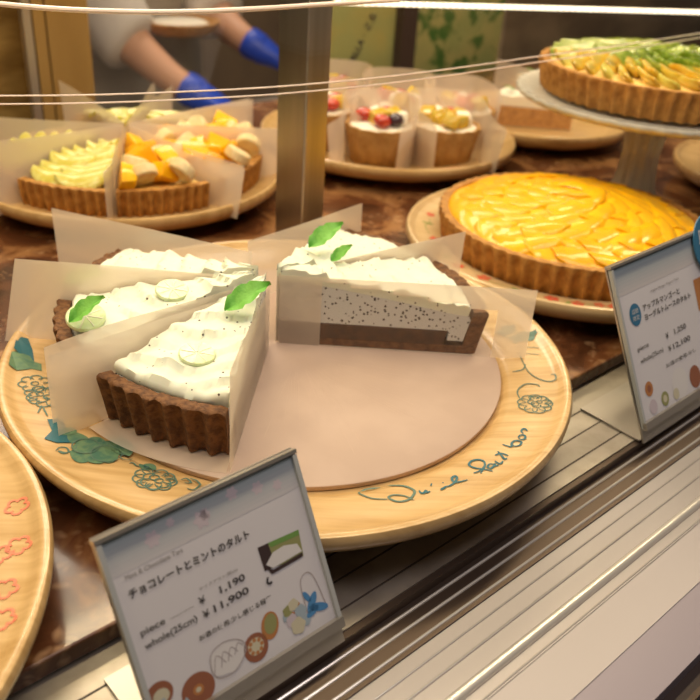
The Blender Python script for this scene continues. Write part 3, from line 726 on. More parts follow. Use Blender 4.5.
# kiwi tart on glass stand
KC = (0.316, 0.950)
t = thing('cake_stand', 'pressed clear glass cake stand with a scalloped rim holding the kiwi tart', 'cake stand', (KC[0], KC[1], 0.0002))
m = MB(); revolve(m, [(0, 0.126), (0.120, 0.1275), (0.143, 0.1295), (0.150, 0.133), (0.1515, 0.1362), (0.1500, 0.1385), (0.147, 0.1375), (0.140, 0.1360), (0.12, 0.1350), (0, 0.1345)], M['glass'], n=180,
                  fr=lambda r, z, a: r + (0.0014 * math.sin(a * 45) if r > 0.145 else 0)); m.obj('glass_dish', t, angle=60)
m = MB(); revolve(m, [(0, 0.0), (0.060, 0.0), (0.064, 0.003), (0.060, 0.007), (0.045, 0.013), (0.030, 0.022), (0.024, 0.035), (0.021, 0.055), (0.020, 0.075), (0.022, 0.095), (0.029, 0.112), (0.038, 0.1255), (0, 0.1255)],
                  M['glass'], n=96, fr=lambda r, z, a: r * (1 + 0.05 * math.cos(a * 12)) if r > 0 else 0); m.obj('glass_stem', t, angle=60)
t = thing('kiwi_tart', 'whole round tart topped with green kiwi and yellow fruit on the glass stand', 'tart', (KC[0], KC[1], 0.1390), 0.3)
full_crust(t, 0.1285, 0.031, 58, M['crust'])
m = MB(); revolve(m, [(0, 0.024), (0.119, 0.024), (0.1195, 0.029), (0.10, 0.031), (0, 0.032)], M['custard'], n=48); m.obj('custard_bed', t)
KS = {c: fruit_strip('fruit_slice', 0.050, 0.026, 0.009, 0.004, M[c]) for c in ('kiwi', 'pine', 'melon')}
for r, n_, z, c in ((0.097, 32, 0.034, 'pine'), (0.076, 24, 0.037, None), (0.052, 16, 0.0395, 'kiwi'), (0.028, 8, 0.041, 'kiwi'), (0.010, 3, 0.0405, 'kiwi')):
    for i in range(n_):
        a = 2 * PI * (i + 0.2 * random.random()) / n_
        cc = c or ('pine' if math.sin(a * 1.0 + 0.3 + 1.0) < -0.2 else 'kiwi')
        if c == 'pine': cc = 'pine' if (i % 3 or random.random() < .5) else 'melon'
        if cc == 'pine' and math.sin(a + 0.3) > 0.15: cc = 'kiwi'
        nm = {'kiwi': 'kiwi_slice', 'pine': 'pineapple_slice', 'melon': 'melon_slice'}[cc]
        place_mesh(nm, KS[cc], t, (r * math.cos(a), r * math.sin(a), z + random.uniform(-.001, .002)), (-0.75, random.uniform(-.05, .05), a + 0.55 + random.uniform(-.08, .08)), (0.8 if r < .04 else 1, 1, 1))

# ------------------------------------------------------------------ left back plate with fruit slices
LC = (-0.263, 0.906)
tl, k3 = plate('plain round honey coloured wooden plate at back left holding melon and mango-banana slices', LC, 0.171)
LZ = 0.0193; LR = 0.146
def fruit_slice(label, ang, span=38, kind='melon', name='fruit_tart_slice', R=LR, c=LC, z=LZ, off=0.006, group='fruit tart slices on the back left plate'):
    d = Vector((math.cos(D2R(ang)), math.sin(D2R(ang)), 0))
    t = thing(name, label, 'tart slice', Vector((c[0], c[1], z)) + d * off, D2R(ang - span / 2), group)
    m = MB(); R_ = R - off
    revolve(m, [(0, 0), (R_ * 0.95, 0), (R_ * 0.965, 0.001), (R_ * 0.985, 0.016), (R_ * 0.995, 0.0265), (R_ * 1.0, 0.0300), (R_ * 1.0, 0.033), (R_ * 0.968, 0.033), (R_ * 0.94, 0.012), (0, 0.011)], M['crust'], 0, span, 130,
            fr=lambda r, z, a: r + (0 if r < R_ * 0.945 or (z > 0.02 and r < R_ * 0.97) else 0.0050 * (0.5 + 0.5 * math.cos(a * 84)) ** 1.2 if z < 0.027 else 0.0034 + 0.001 * math.cos(a * 84)), fz=lambda r, z, a: z + (0.001 * noisy(a * 10, r, 3, 5) if z > 0.03 else 0))
    m.obj('crust', t, angle=60)
    m = MB(); revolve(m, [(0, 0.0112), (R_ * 0.935, 0.0122), (R_ * 0.962, 0.029), (0, 0.030)], M['custard'], 0.1, span - 0.1, 24); m.obj('custard_filling', t)
    return t, R_
MEL = fruit_strip('melon_slice', 0.080, 0.030, 0.010, 0.012, M['melon'], 14)
def melon_top(t, R_, span):
    i = 0
    for r, ks, zz in ((0.87, 1.0, 0.036), (0.78, 0.95, 0.040), (0.68, 0.88, 0.043), (0.58, 0.76, 0.045), (0.48, 0.62, 0.046), (0.38, 0.48, 0.046), (0.27, 0.34, 0.045)):
        for sgn in (-1, 1):
            a = D2R(span * (0.5 + sgn * (0.17 if ks > .5 else 0.08))); i += 1
            place_mesh('melon_slice', MEL, t, (r * R_ * 0.97 * math.cos(a), r * R_ * 0.97 * math.sin(a), zz + 0.0015 * (i % 3)), (-0.45, 0.04 * sgn, a - PI / 2 + 0.28 + random.uniform(-.06, .06)), (0.66 * ks, 0.85, 1))
def chunk(name, s, material, seed):
    m = MB(); rnd = random.Random(seed); bmx = bmesh.new(); bmesh.ops.create_cube(bmx, size=1.0)
    for v in bmx.verts: v.co = Vector((v.co.x * s[0], v.co.y * s[1], v.co.z * s[2])) + Vector([rnd.uniform(-.13, .13) * s[k_] for k_ in range(3)])
    bmesh.ops.bevel(bmx, geom=list(bmx.edges), offset=min(s) * 0.16, segments=2, affect='EDGES', profile=0.6)
    bmx.verts.ensure_lookup_table(); bmx.verts.index_update()
    m.add([v.co.copy() for v in bmx.verts], [tuple(v.index for v in f.verts) for f in bmx.faces], material); bmx.free(); return m.mesh(name, angle=50)
MCH = [chunk('mango_chunk', (0.024, 0.022, 0.020), M['mango'], 1), chunk('mango_chunk', (0.026, 0.020, 0.022), M['mango_hi'], 2), chunk('mango_chunk', (0.022, 0.024, 0.018), M['mango'], 3)]
m = MB(); revolve(m, [(0, 0), (0.013, 0), (0.0145, 0.0015), (0.0148, 0.006), (0.0145, 0.0105), (0.013, 0.012), (0, 0.012)], M['banana'], n=28); BAN = m.mesh('banana_slice')
def mango_banana_top(t, R_, span, seed):
    rnd = random.Random(seed)
    pts_ = []
    tries = 0
    while len(pts_) < 18 and tries < 900:
        tries += 1
        r = R_ * math.sqrt(rnd.uniform(0.04, 0.84)); a = D2R(rnd.uniform(4, span - 4)); x, y = r * math.cos(a), r * math.sin(a)
        if r * math.sin(min(a, D2R(span) - a)) < 0.008: continue
        if all((x - p[0]) ** 2 + (y - p[1]) ** 2 > 0.0175 ** 2 for p in pts_): pts_.append((x, y))
    for i, (x, y) in enumerate(pts_):
        z = 0.040 + 0.004 * rnd.random()
        if i % 5 in (1, 3):
            place_mesh('banana_slice', BAN, t, (x, y, z - 0.002), (rnd.uniform(0.5, 1.3), rnd.uniform(-.3, .3), rnd.uniform(0, 6)), 0.95)
        else:
            place_mesh('mango_chunk', MCH[i % 3], t, (x, y, z), (rnd.uniform(-.6, .6), rnd.uniform(-.6, .6), rnd.uniform(0, 3)), rnd.uniform(.85, 1.05))
LW = []
for lab, ang, kind in (('pale yellow melon tart slice in front, left of the mango-banana slices', -101, 'melon'),
                       ('mango and banana tart slice in front, right of the melon slice', -61, 'mb'),
                       ('mango and banana tart slice at right of the plate, beside the steel post', -17, 'mb'),
                       ('melon tart slice cut off by the left picture edge', -142, 'melon'),
                       ('mango and banana tart slice at the back right of the plate', 24, 'mb'),
                       ('green melon tart slice at the back of the plate, below the blue glove', 66, 'melon'),
                       ('melon tart slice at the back left of the plate under hazy film', 112, 'melon')):
    t, R_ = fruit_slice(lab, ang)
    if kind == 'melon': melon_top(t, R_, 38)
    else: mango_banana_top(t, R_, 38, int(ang) + 500)
for lab, ang, L0, L1, h0, h1, cu in (('hazy paper around the front melon slice on the back left plate', -101, 0.17, 0.168, 0.068, 0.068, (0.004, 0.010)),
                       ('hazy paper around the front mango-banana slice, curling at its outer corner', -61, 0.168, 0.172, 0.06, 0.05, (0.006, 0.016)),
                       ('hazy paper around the mango-banana slice nearest the steel post', -17, 0.165, 0.168, 0.05, 0.06, (-0.01, 0.0)),
                       ('hazy paper around the melon slice at the left picture edge', -142, 0.17, 0.172, 0.07, 0.072, (0, -0.008)),
                       ('hazy paper around the back right mango-banana slice', 24, 0.165, 0.165, 0.062, 0.066, (0, 0)),
                       ('hazy paper around the green melon slice below the blue glove', 66, 0.165, 0.16, 0.066, 0.064, (0, 0)),
                       ('hazy paper around the back left melon slice', 112, 0.165, 0.165, 0.066, 0.07, (0, 0))):
    wrap(lab, ang, 39.6, L0, L1, 0.058, h0, h1, LC, LZ - 0.0003, off=0.005, curl=cu, wave=0.003, material=M['paper_far'])

# ------------------------------------------------------------------ middle back plate with tartlets
PM = (0.030, 1.125)
tm, k4 = plate('round honey coloured wooden plate behind the post holding wrapped fruit tartlets', PM, 0.172)
m = MB()
for a0 in (-120, -100, -80, -60):
    ribbon(m, [(0.152 * math.cos(D2R(a0 - 6 + i * 4)), 0.152 * math.sin(D2R(a0 - 6 + i * 4)) + .002 * math.sin(i * 2)) for i in range(4)], 0.002, lambda r: rimz(r, k4), M['pinkp'])
m.obj('painted_marks', tm, smooth=False)['label'] = 'faint red marks painted on the rim'
def tartlet_mesh():
    m = MB(); revolve(m, [(0, 0), (0.029, 0), (0.0305, 0.001), (0.035, 0.024), (0.0395, 0.046), (0.0395, 0.048), (0.0365, 0.048), (0.034, 0.040), (0, 0.040)], M['crust_pale'], n=96,
                      fr=lambda r, z, a: r * (1 + 0.035 * math.cos(a * 14)) if r > 0.02 else r); return m.mesh('crust', angle=60)
TL = tartlet_mesh()
m = MB(); revolve(m, [(0, 0.0402), (0.0335, 0.0402), (0.035, 0.046), (0.025, 0.049), (0, 0.051)], M['wcream'], n=32); TCR = m.mesh('cream_filling')
def sphere_mesh(name, r, material, sq=1.0):
    b = bmesh.new(); bmesh.ops.create_uvsphere(b, u_segments=16, v_segments=10, radius=r)
    m = MB(); b.verts.index_update(); m.add([(v.co.x, v.co.y, v.co.z * sq) for v in b.verts], [tuple(v.index for v in f.verts) for f in b.faces], material); b.free(); return m.mesh(name, angle=180)
RB = sphere_mesh('red_berry', 0.010, M['berry'], 0.8); DG = sphere_mesh('dark_grape', 0.009, M['dberry']); 
PK = chunk('peach_chunk', (0.020, 0.016, 0.016), M['pine'], 9); CW = chunk('white_fruit_chunk', (0.018, 0.016, 0.014), M['wcream'], 11)
def tartlet(label, x, y, fruits, seed):
    t = thing('fruit_tartlet', label, 'tartlet', (x, y, 0.0176), seed, 'fruit tartlets on the back plate'); t.scale = (1.1, 1.1, 1.0)
    place_mesh('crust', TL, t, (0, 0, 0)); place_mesh('cream_filling', TCR, t, (0, 0, 0)); rnd = random.Random(seed)
    for i, fk in enumerate(fruits):
        a = 2 * PI * i / len(fruits) + rnd.random() * .3 - PI / 2 - seed; r = 0.020 if i < 7 else 0.004
        nm, me = {'r': ('red_berry', RB), 'd': ('dark_grape', DG), 'p': ('peach_chunk', PK), 'w': ('white_fruit_chunk', CW)}[fk]
        place_mesh(nm, me, t, (r * math.cos(a), r * math.sin(a), 0.054 + 0.003 * rnd.random()), (rnd.uniform(-.4, .4), rnd.uniform(-.4, .4), rnd.uniform(0, 3)), rnd.uniform(.9, 1.15))
for lab, x, y, fr_, sd in (('wrapped tartlet with red berries and a dark grape, left of the front two', 0.018, 1.028, 'rdwprwrrp', 1),
                       ('wrapped tartlet with pale peach chunks, right of the front two', 0.099, 1.048, 'ppwprwppp', 2),
                       ('tartlet behind the steel post with a strip of red fruit and yellow chunk', -0.060, 1.085, 'rrprwrrpr', 3),
                       ('rear tartlet with pink fruit behind the peach-topped one', 0.128, 1.140, 'rpwrwrpwr', 4),
                       ('rear tartlet hidden behind film at the centre of the plate', 0.040, 1.135, 'prwprprrw', 5),
                       ('rearmost tartlet at the back left edge of the plate', -0.045, 1.185, 'prwprprrw', 6)):
    tartlet(lab, x, y, fr_, sd)
def cone_wrap(label, x, y, dirdeg, pts0, pts1, h):
    """film folded behind a tartlet with two wings swept forward; pts are the 2D wing outlines in the tartlet frame"""
    t = thing('film_wrap', label, 'wrapping film', (x, y, 0.0174), D2R(dirdeg), None)
    m = MB()
    for pts_, hh in ((pts0, h), (pts1, h)):
        P = smooth_path([Vector((p[0], p[1])) for p in pts_], 6); vs = []; fs = []; k_ = 8
        for i, p in enumerate(P):
            f = i / (len(P) - 1); top = hh * (1 - 0.30 * f ** 2.2)
            for j in range(k_ + 1):
                s = j / k_; q = p * (1 + 0.10 * s) + Vector((0, 0.006 * math.sin(f * 6) * s)); vs.append((q.x, q.y, top * s + 0.0002))
        for i in range(len(P) - 1):
            for j in range(k_): a = i * (k_ + 1) + j; fs.append((a, a + 1, a + k_ + 2, a + k_ + 1))
        m.add(vs, fs, M['paper_far'])
    m.obj('folded_film', t); return t
wingL = [(0, 0.046), (-0.034, 0.036), (-0.0445, 0.008), (-0.042, -0.020), (-0.030, -0.040), (-0.022, -0.052)]
wingR = [(0, 0.046), (0.034, 0.036), (0.0445, 0.008), (0.042, -0.020), (0.046, -0.038), (0.058, -0.046)]
wingL2 = [(-a, b_) for a, b_ in wingR]; wingR2 = [(-a, b_) for a, b_ in wingL]
cone_wrap('hazy film around the red berry tartlet, curling outward at front left', 0.018, 1.028, 0, wingL2, [(p[0] * .92, p[1]) for p in wingR2], 0.078)
cone_wrap('hazy film around the peach tartlet, sweeping out to the right', 0.099, 1.048, 8, [(p[0] * .95, p[1]) for p in wingL], wingR, 0.080)
cone_wrap('hazy film around the tartlet behind the steel post', -0.060, 1.085, -10, wingL, wingR, 0.078)
cone_wrap('hazy film around the pink fruit tartlet at back right', 0.128, 1.140, 20, wingL, [(p[0] * .9, p[1]) for p in wingR2], 0.080)
cone_wrap('hazy film standing around the central rear tartlet', 0.040, 1.135, 0, wingL, wingR, 0.084)
cone_wrap('hazy film around the rearmost left tartlet', -0.045, 1.185, 0, wingL, wingR, 0.080)

# ------------------------------------------------------------------ right back plate and its white slices
PR = (0.255, 1.285)
tr_, k5 = plate('honey coloured wooden plate behind the cake stand with white cream slices', PR, 0.140, M['wood'])
def cream_slice(label, c, rz):
    t = thing('cream_tart_slice', label, 'tart slice', (c[0], c[1], 0.0192), D2R(rz), 'white cream tart slices behind the cake stand')
    m = MB(); revolve(m, [(0, 0), (0.112, 0), (0.114, 0.002), (0.119, 0.028), (0.115, 0.029), (0, 0.026)], M['crust'], 0, 34, 60, fr=lambda r, z, a: r + (0.003 * abs(math.sin(a * 24)) ** .6 if r > .11 else 0)); m.obj('crust', t)
    m = MB(); revolve(m, [(0, 0.0262), (0.113, 0.0292), (0.112, 0.040)] + [(0.108 * (1 - i / 14), 0.043) for i in range(14)] + [(0, 0.043)], M['wcream'], 0.2, 33.8, 24,
                      fz=lambda r, z, a: z + (0.004 * noisy(r * math.cos(a), r * math.sin(a), 60, 4) if z > 0.039 else 0)); m.obj('cream_topping', t)
    o = place_mesh('mint_leaf', LEAF, t, (0.085, 0.03, 0.046), (0.2, -.2, 1.0), 0.8); o['label'] = 'small green leaf'
    return t
q1 = at_z(570, 130, 0.0192); q2 = at_z(572, 118, 0.0192)
cream_slice('white cream tart slice with browned side, just left of the glass cake stand', (q1.x, q1.y), 146)
cream_slice('white cream tart slice farther back, half behind its film', (q2.x, q2.y + 0.01), 104)
wrap('hazy film around the white cream slice left of the cake stand', 163, 37, 0.135, 0.145, 0.046, 0.058, 0.062, (q1.x, q1.y), 0.0189, off=-0.002, material=M['film_cling'], curl=(0, 0.012))
wrap('hazy film around the farther white cream slice', 121, 37, 0.14, 0.15, 0.05, 0.062, 0.062, (q2.x, q2.y + 0.01), 0.0187, off=-0.002, material=M['paper_far'])
# plate at the right picture edge and one at lower left
plate('honey coloured wooden plate cut off by the right picture edge behind the glass stand', (0.570, 1.075), 0.160)
tb, k6 = plate('honey coloured wooden plate with pink painted flowers cut off at the lower left', (-0.3340, 0.245), 0.202)
m = MB()
R6 = lambda r: rimz(r, k6)
for c in [(0.1612, 0.0943), (0.1729, 0.066), (0.1650, 0.0594), (0.1833, 0.0187), (0.1771, 0.0372), (0.176, -0.02), (0.168, -0.06)]:
    for q in range(5):
        a = q * 2 * PI / 5; r = 0.0062
        ribbon(m, [(c[0] + r * .6 * math.cos(a) + r * .4 * math.cos(w), c[1] + r * .6 * math.sin(a) + r * .4 * math.sin(w)) for w in [a - 2 + 4 * j / 5 for j in range(6)]], 0.0016, R6, M['pinkp'])
for a0 in (26, 16, 8, -4):
    ribbon(m, [((0.172 + .004 * math.sin(i * 1.7)) * math.cos(D2R(a0 + i * 2)), (0.172 + .004 * math.sin(i * 1.7)) * math.sin(D2R(a0 + i * 2))) for i in range(5)], 0.0014, R6, M['pinkp'])
m.obj('painted_flowers', tb, smooth=False)['label'] = 'pink outlined flowers painted on the rim'

# ------------------------------------------------------------------ price signs
def sign(label, u0, v0, wd_, hz, dv, zb=-0.012):
    """L-shaped steel stand; local frame x along the card, y up the card, origin at the card's bottom left front"""
    t = thing('price_sign', label, 'sign', W(u0, v0, zb), YAW)
    H = math.hypot(hz - 0, dv); up = Vector((0, dv, hz)).normalized(); n = Vector((1, 0, 0)).cross(up)  # faces the customer
    P = lambda x, y, d=0.0: Vector((x, 0, 0)) + up * y + n * d + Vector((0, 0, -zb - 0.0005))
    ax_ = (Vector((1, 0, 0)), up, n)
    m = MB(); add_box(m, (wd_ / 2, 0.0265, 0.0007), (wd_, 0.051, 0.0012), M['frame']); o = m.obj('base_plate', t, smooth=False)
    m = MB(); add_box(m, P(wd_ / 2, H / 2 - 0.004, -0.0030), (wd_, H + 0.014, 0.0014), M['frame'], ax_)
    add_box(m, P(wd_ / 2, 0.0015, 0.0012), (wd_, 0.0055, 0.0030), M['frame'], ax_)
    add_box(m, P(wd_ / 2, H + 0.0015, -0.0008), (wd_ + 0.001, 0.0020, 0.0050), M['frame'], ax_)
    m.obj('stand_frame', t, smooth=False)
    m = MB(); add_box(m, P(wd_ / 2, H / 2, -0.0012), (wd_ - 0.001, H - 0.001, 0.0014), M['card'], ax_); m.obj('card', t, smooth=False)
    for x in (0.0012, wd_ - 0.0012):
        m = MB(); add_box(m, P(x, H / 2, 0.0), (0.0024, H, 0.0030), M['acrylic'], ax_)
        m.obj('acrylic_edge', t, smooth=False)['label'] = 'frosted acrylic edge of the card holder'
    return t, P, H
def disc(mb, P, x, y, rx, ry, material, d=0.0, n=28, lobes=0, amp=0.0, rot=0.0):
    vs = [P(x, y, d)]
    for k_ in range(n):
        a = 2 * PI * k_ / n; s = 1 + amp * math.cos(lobes * a); X = rx * s * math.cos(a); Y = ry * s * math.sin(a)
        vs.append(P(x + X * math.cos(rot) - Y * math.sin(rot), y + X * math.sin(rot) + Y * math.cos(rot), d))
    mb.add(vs, [(0, 1 + k_, 1 + (k_ + 1) % n) for k_ in range(n)], material)
def ptube(mb, P, pts, w, material, d):
    Q = smooth_path([Vector(p) for p in pts], 4); vs = []; fs = []
    for i, p in enumerate(Q):
        t_ = (Q[min(i + 1, len(Q) - 1)] - Q[max(i - 1, 0)]).normalized(); nn = Vector((-t_.y, t_.x))
        vs += [P(*(p - nn * w / 2), d), P(*(p + nn * w / 2), d)]
    for i in range(len(Q) - 1): fs.append((2 * i, 2 * i + 1, 2 * i + 3, 2 * i + 2))
    mb.add(vs, fs, material)
def pm(name, c, r=0.55): return mat(name, c, rough=r)
Pb = pm('print_pale_blue', (0.36, 0.44, 0.50)); Pb2 = pm('print_pale_pink', (0.58, 0.50, 0.54)); Pbr = pm('print_donut_brown', (0.30, 0.11, 0.06)); Por = pm('print_orange_brown', (0.48, 0.20, 0.07))
Pw = pm('print_white', (0.72, 0.69, 0.68)); Pbl = pm('print_sky_blue', (0.08, 0.25, 0.50)); Pg = pm('print_olive', (0.30, 0.30, 0.12)); Pgr = pm('print_green', (0.17, 0.32, 0.08)); Pdk = pm('print_dark_brown', (0.05, 0.03, 0.03))
Pln = pm('print_outline', (0.42, 0.36, 0.36)); Pbad = pm('badge_blue', (0.04, 0.17, 0.30)); Pcr = pm('print_cream', (0.60, 0.55, 0.40))
def band(mb, P, wd_, y0, y1, c0, c1, d, n=8):
    for i in range(n):
        a = y0 + (y1 - y0) * i / n; b_ = y0 + (y1 - y0) * (i + 1) / n; f = (i + .5) / n
        mm = pm('print_band_%s' % 'abcdefgh'[i], tuple(c0[k_] + (c1[k_] - c0[k_]) * f for k_ in range(3)))
        mb.add([P(0.0025, a, d), P(wd_ - 0.0025, a, d), P(wd_ - 0.0025, b_, d), P(0.0025, b_, d)], [(0, 1, 2, 3)], mm)
def text_on(mb, P, s, x, y, w, h, material, bold=0.0): text_part(mb, s, x, y, w, h, lambda a, b_: P(a, b_, 0.0004), material, bold)
WD = 0.1072
t, P, H = sign('leaning price sign for the chocolate and mint tart, 11,900 yen, at the front', 0.1045, 0.2135, WD, 0.082, 0.0435)
P1 = lambda x, y, d=0.0: P(x, y, -0.0005 + d)
m = MB(); band(m, P1, WD, 0.076, H - 0.0006, (0.62, 0.59, 0.60), (0.34, 0.41, 0.44), 0.0001)
for x, y, s in ((0.025, 0.0845, 0.0035), (0.05, 0.083, 0.004), (0.052, 0.0845, 0.0025), (0.082, 0.085, 0.003), (0.035, 0.088, 0.002), (0.068, 0.088, 0.003), (0.093, 0.082, 0.0025)): disc(m, P1, x, y, s, s, Pb2, 0.00016, lobes=6, amp=0.2)
# thumbnail photo of the slice
m.add([P1(0.0732, 0.0455, .0002), P1(0.0962, 0.0425, .0002), P1(0.0975, 0.0562, .0002), P1(0.0730, 0.0578, .0002)], [(0, 1, 2, 3)], Pg)
m.add([P1(0.0732, 0.0455, .00024), P1(0.080, 0.0448, .00024), P1(0.079, 0.0575, .00024), P1(0.0730, 0.0578, .00024)], [(0, 1, 2, 3)], Pdk)
m.add([P1(0.0800, 0.0548, .00026), P1(0.0972, 0.0535, .00026), P1(0.0975, 0.0562, .00026), P1(0.079, 0.0575, .00026)], [(0, 1, 2, 3)], Pgr)
m.add([P1(0.0745, 0.0465, .0003), P1(0.078, 0.0440, .0003), P1(0.0962, 0.0445, .0003), P1(0.0955, 0.0425, .0003), P1(0.0765, 0.0422, .0003)], [(0, 1, 2, 3, 4)], Pdk)
m.add([P1(0.0748, 0.0480, .00034), P1(0.078, 0.0448, .00034), P1(0.0960, 0.0452, .00034), P1(0.0945, 0.0500, .00034), P1(0.0870, 0.0525, .00034), P1(0.080, 0.0520, .00034)], [(0, 1, 2, 3, 4, 5)], Pw)
ptube(m, P1, [(0.0738, 0.0420), (0.0728, 0.0395), (0.0745, 0.0385), (0.0752, 0.0392)], 0.0012, M['ink'], 0.0003)
# bottom illustrations: doughnuts, pastry, round cakes and a cluster of fruit
def donut(x, y, r, c_out, c_in):
    disc(m, P1, x, y, r, r * 0.92, c_out, 0.0002); disc(m, P1, x, y, r * 0.33, r * 0.3, Por, 0.00028); disc(m, P1, x, y, r * 0.16, r * 0.14, c_in, 0.00032)
donut(0.0245, 0.0108, 0.0085, Pbr, Pcr); disc(m, P1, 0.0070, 0.0185, 0.0066, 0.006, Pbr, 0.0002); disc(m, P1, 0.0075, 0.0175, 0.004, 0.0035, Pcr, 0.00026)
m.add([P1(0.0035, 0.0030, .0003), P1(0.012, 0.0030, .0003), P1(0.0085, 0.0165, .0003), P1(0.0045, 0.0150, .0003)], [(0, 1, 2, 3)], Pb)
m.add([P1(0.0095, 0.0020, .00032), P1(0.0215, 0.0020, .00032), P1(0.0180, 0.0110, .00032)], [(0, 1, 2)], Pb)
disc(m, P1, 0.0130, 0.0060, 0.0036, 0.0036, Pcr, 0.00034)
disc(m, P1, 0.0425, 0.0165, 0.0095, 0.0075, Pw, 0.0002, lobes=5, amp=0.06)
for k_ in range(4): ptube(m, P1, [(0.034 + k_ * 0.004, 0.0130 + k_ * .001), (0.037 + k_ * 0.004, 0.0205), (0.041 + k_ * 0.0035, 0.0150 + k_ * .001)], 0.0004, Pln, 0.0003)
ptube(m, P1, [(0.0330, 0.0150), (0.0350, 0.0225), (0.0430, 0.0245), (0.0510, 0.0210), (0.0520, 0.0150), (0.0440, 0.0090), (0.0355, 0.0100), (0.0330, 0.0150)], 0.0005, Pln, 0.00032)
disc(m, P1, 0.0575, 0.0135, 0.0068, 0.0070, Pbr, 0.0002); disc(m, P1, 0.0575, 0.0140, 0.0045, 0.0042, Pcr, 0.00026)
for q in range(8): disc(m, P1, 0.0575 + 0.0034 * math.cos(q * .785), 0.0140 + 0.0032 * math.sin(q * .785), 0.0010, 0.0010, Por, 0.0003)
disc(m, P1, 0.0677, 0.0195, 0.0050, 0.0068, Por, 0.0002, rot=-.3); disc(m, P1, 0.0682, 0.0202, 0.0036, 0.0050, Pg, 0.00026, rot=-.3)
for (x, y, c, r) in ((0.079, 0.0210, Pg, 0.0028), (0.083, 0.0225, Pcr, 0.003), (0.086, 0.0175, Pb, 0.0034), (0.080, 0.0155, Pb2, 0.0034), (0.0825, 0.0115, Pcr, 0.0042), (0.0875, 0.0120, Pb, 0.003), (0.0775, 0.0185, Pb, 0.0022), (0.0855, 0.0215, Por, 0.0012), (0.0815, 0.0185, Por, 0.0010)): disc(m, P1, x, y, r, r, c, 0.0002 + r * 0.02, lobes=5, amp=0.08)
for (x, y, a, L2, w2) in ((0.0935, 0.0185, 0.9, 0.0055, 0.0022), (0.0965, 0.0145, -0.4, 0.0060, 0.0022), (0.0915, 0.0225, 2.0, 0.0035, 0.0014), (0.0925, 0.0140, 0.3, 0.0042, 0.0018)): disc(m, P1, x, y, L2, w2, Pbl, 0.0003, rot=a)
ptube(m, P1, [(0.0895, 0.0125), (0.090, 0.030), (0.0945, 0.034), (0.0985, 0.030), (0.1010, 0.014)], 0.0005, Pln, 0.0002)
m.obj('printed_illustrations', t, smooth=False)['label'] = 'printed doughnuts, pastry, fruit cluster and thumbnail photo'
m = MB()
text_on(m, P1, 'Mint & Chocolate Tart', 0.0082, 0.0730, 0.0285, 0.0022, M['ink_soft'])
text_on(m, P1, 'チョコレートとミントのタルト', 0.0075, 0.0643, 0.0632, 0.0044, M['ink'], 0.03)
text_on(m, P1, 'テイクアウト(税込)', 0.0388, 0.0522, 0.0208, 0.0020, M['ink_soft'])
text_on(m, P1, 'piece', 0.0072, 0.0459, 0.0120, 0.0038, M['ink'], 0.012)
text_on(m, P1, '¥', 0.0368, 0.0464, 0.0034, 0.0036, M['ink'], 0.01); text_on(m, P1, '1,190', 0.0482, 0.0459, 0.0140, 0.0041, M['ink'], 0.02)
text_on(m, P1, 'whole(25cm)', 0.0072, 0.0394, 0.0265, 0.0040, M['ink'], 0.012)
text_on(m, P1, '¥', 0.0368, 0.0396, 0.0034, 0.0036, M['ink'], 0.01); text_on(m, P1, '11,900', 0.0427, 0.0391, 0.0195, 0.0041, M['ink'], 0.02)
text_on(m, P1, 'お酒の使用:少し感じる程度', 0.0318, 0.0308, 0.0408, 0.0027, M['ink'], 0.012)
ptube(m, P1, [(0.0215, 0.0475), (0.034, 0.0475)], 0.0002, M['ink_soft'], 0.0004)
m.obj('printed_text', t, smooth=False)

t, P, H = sign('price sign with round blue stickers in front of the mango tart', 0.4985, 0.2120, 0.150, 0.104, 0.0553)
P1 = lambda x, y, d=0.0: P(x, y, -0.0005 + d)
m = MB(); band(m, P1, 0.150, 0.097, H - 0.0006, (0.60, 0.56, 0.56), (0.30, 0.38, 0.42), 0.0001)
disc(m, P1, 0.0196, 0.0804, 0.0072, 0.0082, Pbad, 0.0003)
for (x, y, c, r) in ((0.0170, 0.0250, Por, 0.0050), (0.0172, 0.0250, Pbr, 0.0025), (0.0345, 0.0115, Pg, 0.0050), (0.0345, 0.0115, Pcr, 0.0026), (0.058, 0.016, Pw, 0.011), (0.080, 0.014, Pbr, 0.008), (0.018, 0.011, Pb2, 0.005), (0.050, 0.010, Pcr, 0.004)): disc(m, P1, x, y, r, r * 1.1, c, 0.0002 + (0.012 - r) * 0.01)
m.add([P1(0.104, 0.060, .0002), P1(0.140, 0.060, .0002), P1(0.140, 0.085, .0002), P1(0.104, 0.085, .0002)], [(0, 1, 2, 3)], Por)
m.obj('printed_illustrations', t, smooth=False)['label'] = 'small blue roundel, photo and sweets printed on the card'
m = MB()
text_on(m, P1, 'Apple Mango Yogurt Tart', 0.044, 0.0902, 0.040, 0.0022, M['ink_soft'])
text_on(m, P1, 'アップルマンゴーと', 0.0300, 0.0800, 0.0520, 0.0050, M['ink'], 0.018)
text_on(m, P1, 'ヨーグルトムースのタルト', 0.0300, 0.0728, 0.0660, 0.0050, M['ink'], 0.018)
text_on(m, P1, 'piece', 0.0132, 0.0532, 0.0145, 0.0042, M['ink']); text_on(m, P1, '¥', 0.0515, 0.0525, 0.004, 0.0045, M['ink']); text_on(m, P1, '1,250', 0.0640, 0.0522, 0.017, 0.0047, M['ink'], 0.01)
text_on(m, P1, 'whole(25cm)', 0.0137, 0.0440, 0.0310, 0.0045, M['ink']); text_on(m, P1, '¥', 0.0515, 0.0425, 0.004, 0.0045, M['ink']); text_on(m, P1, '12,100', 0.0585, 0.0420, 0.025, 0.0047, M['ink'], 0.01)
text_on(m, P1, 'お酒の使用:なし', 0.0440, 0.0320, 0.044, 0.0032, M['ink'])
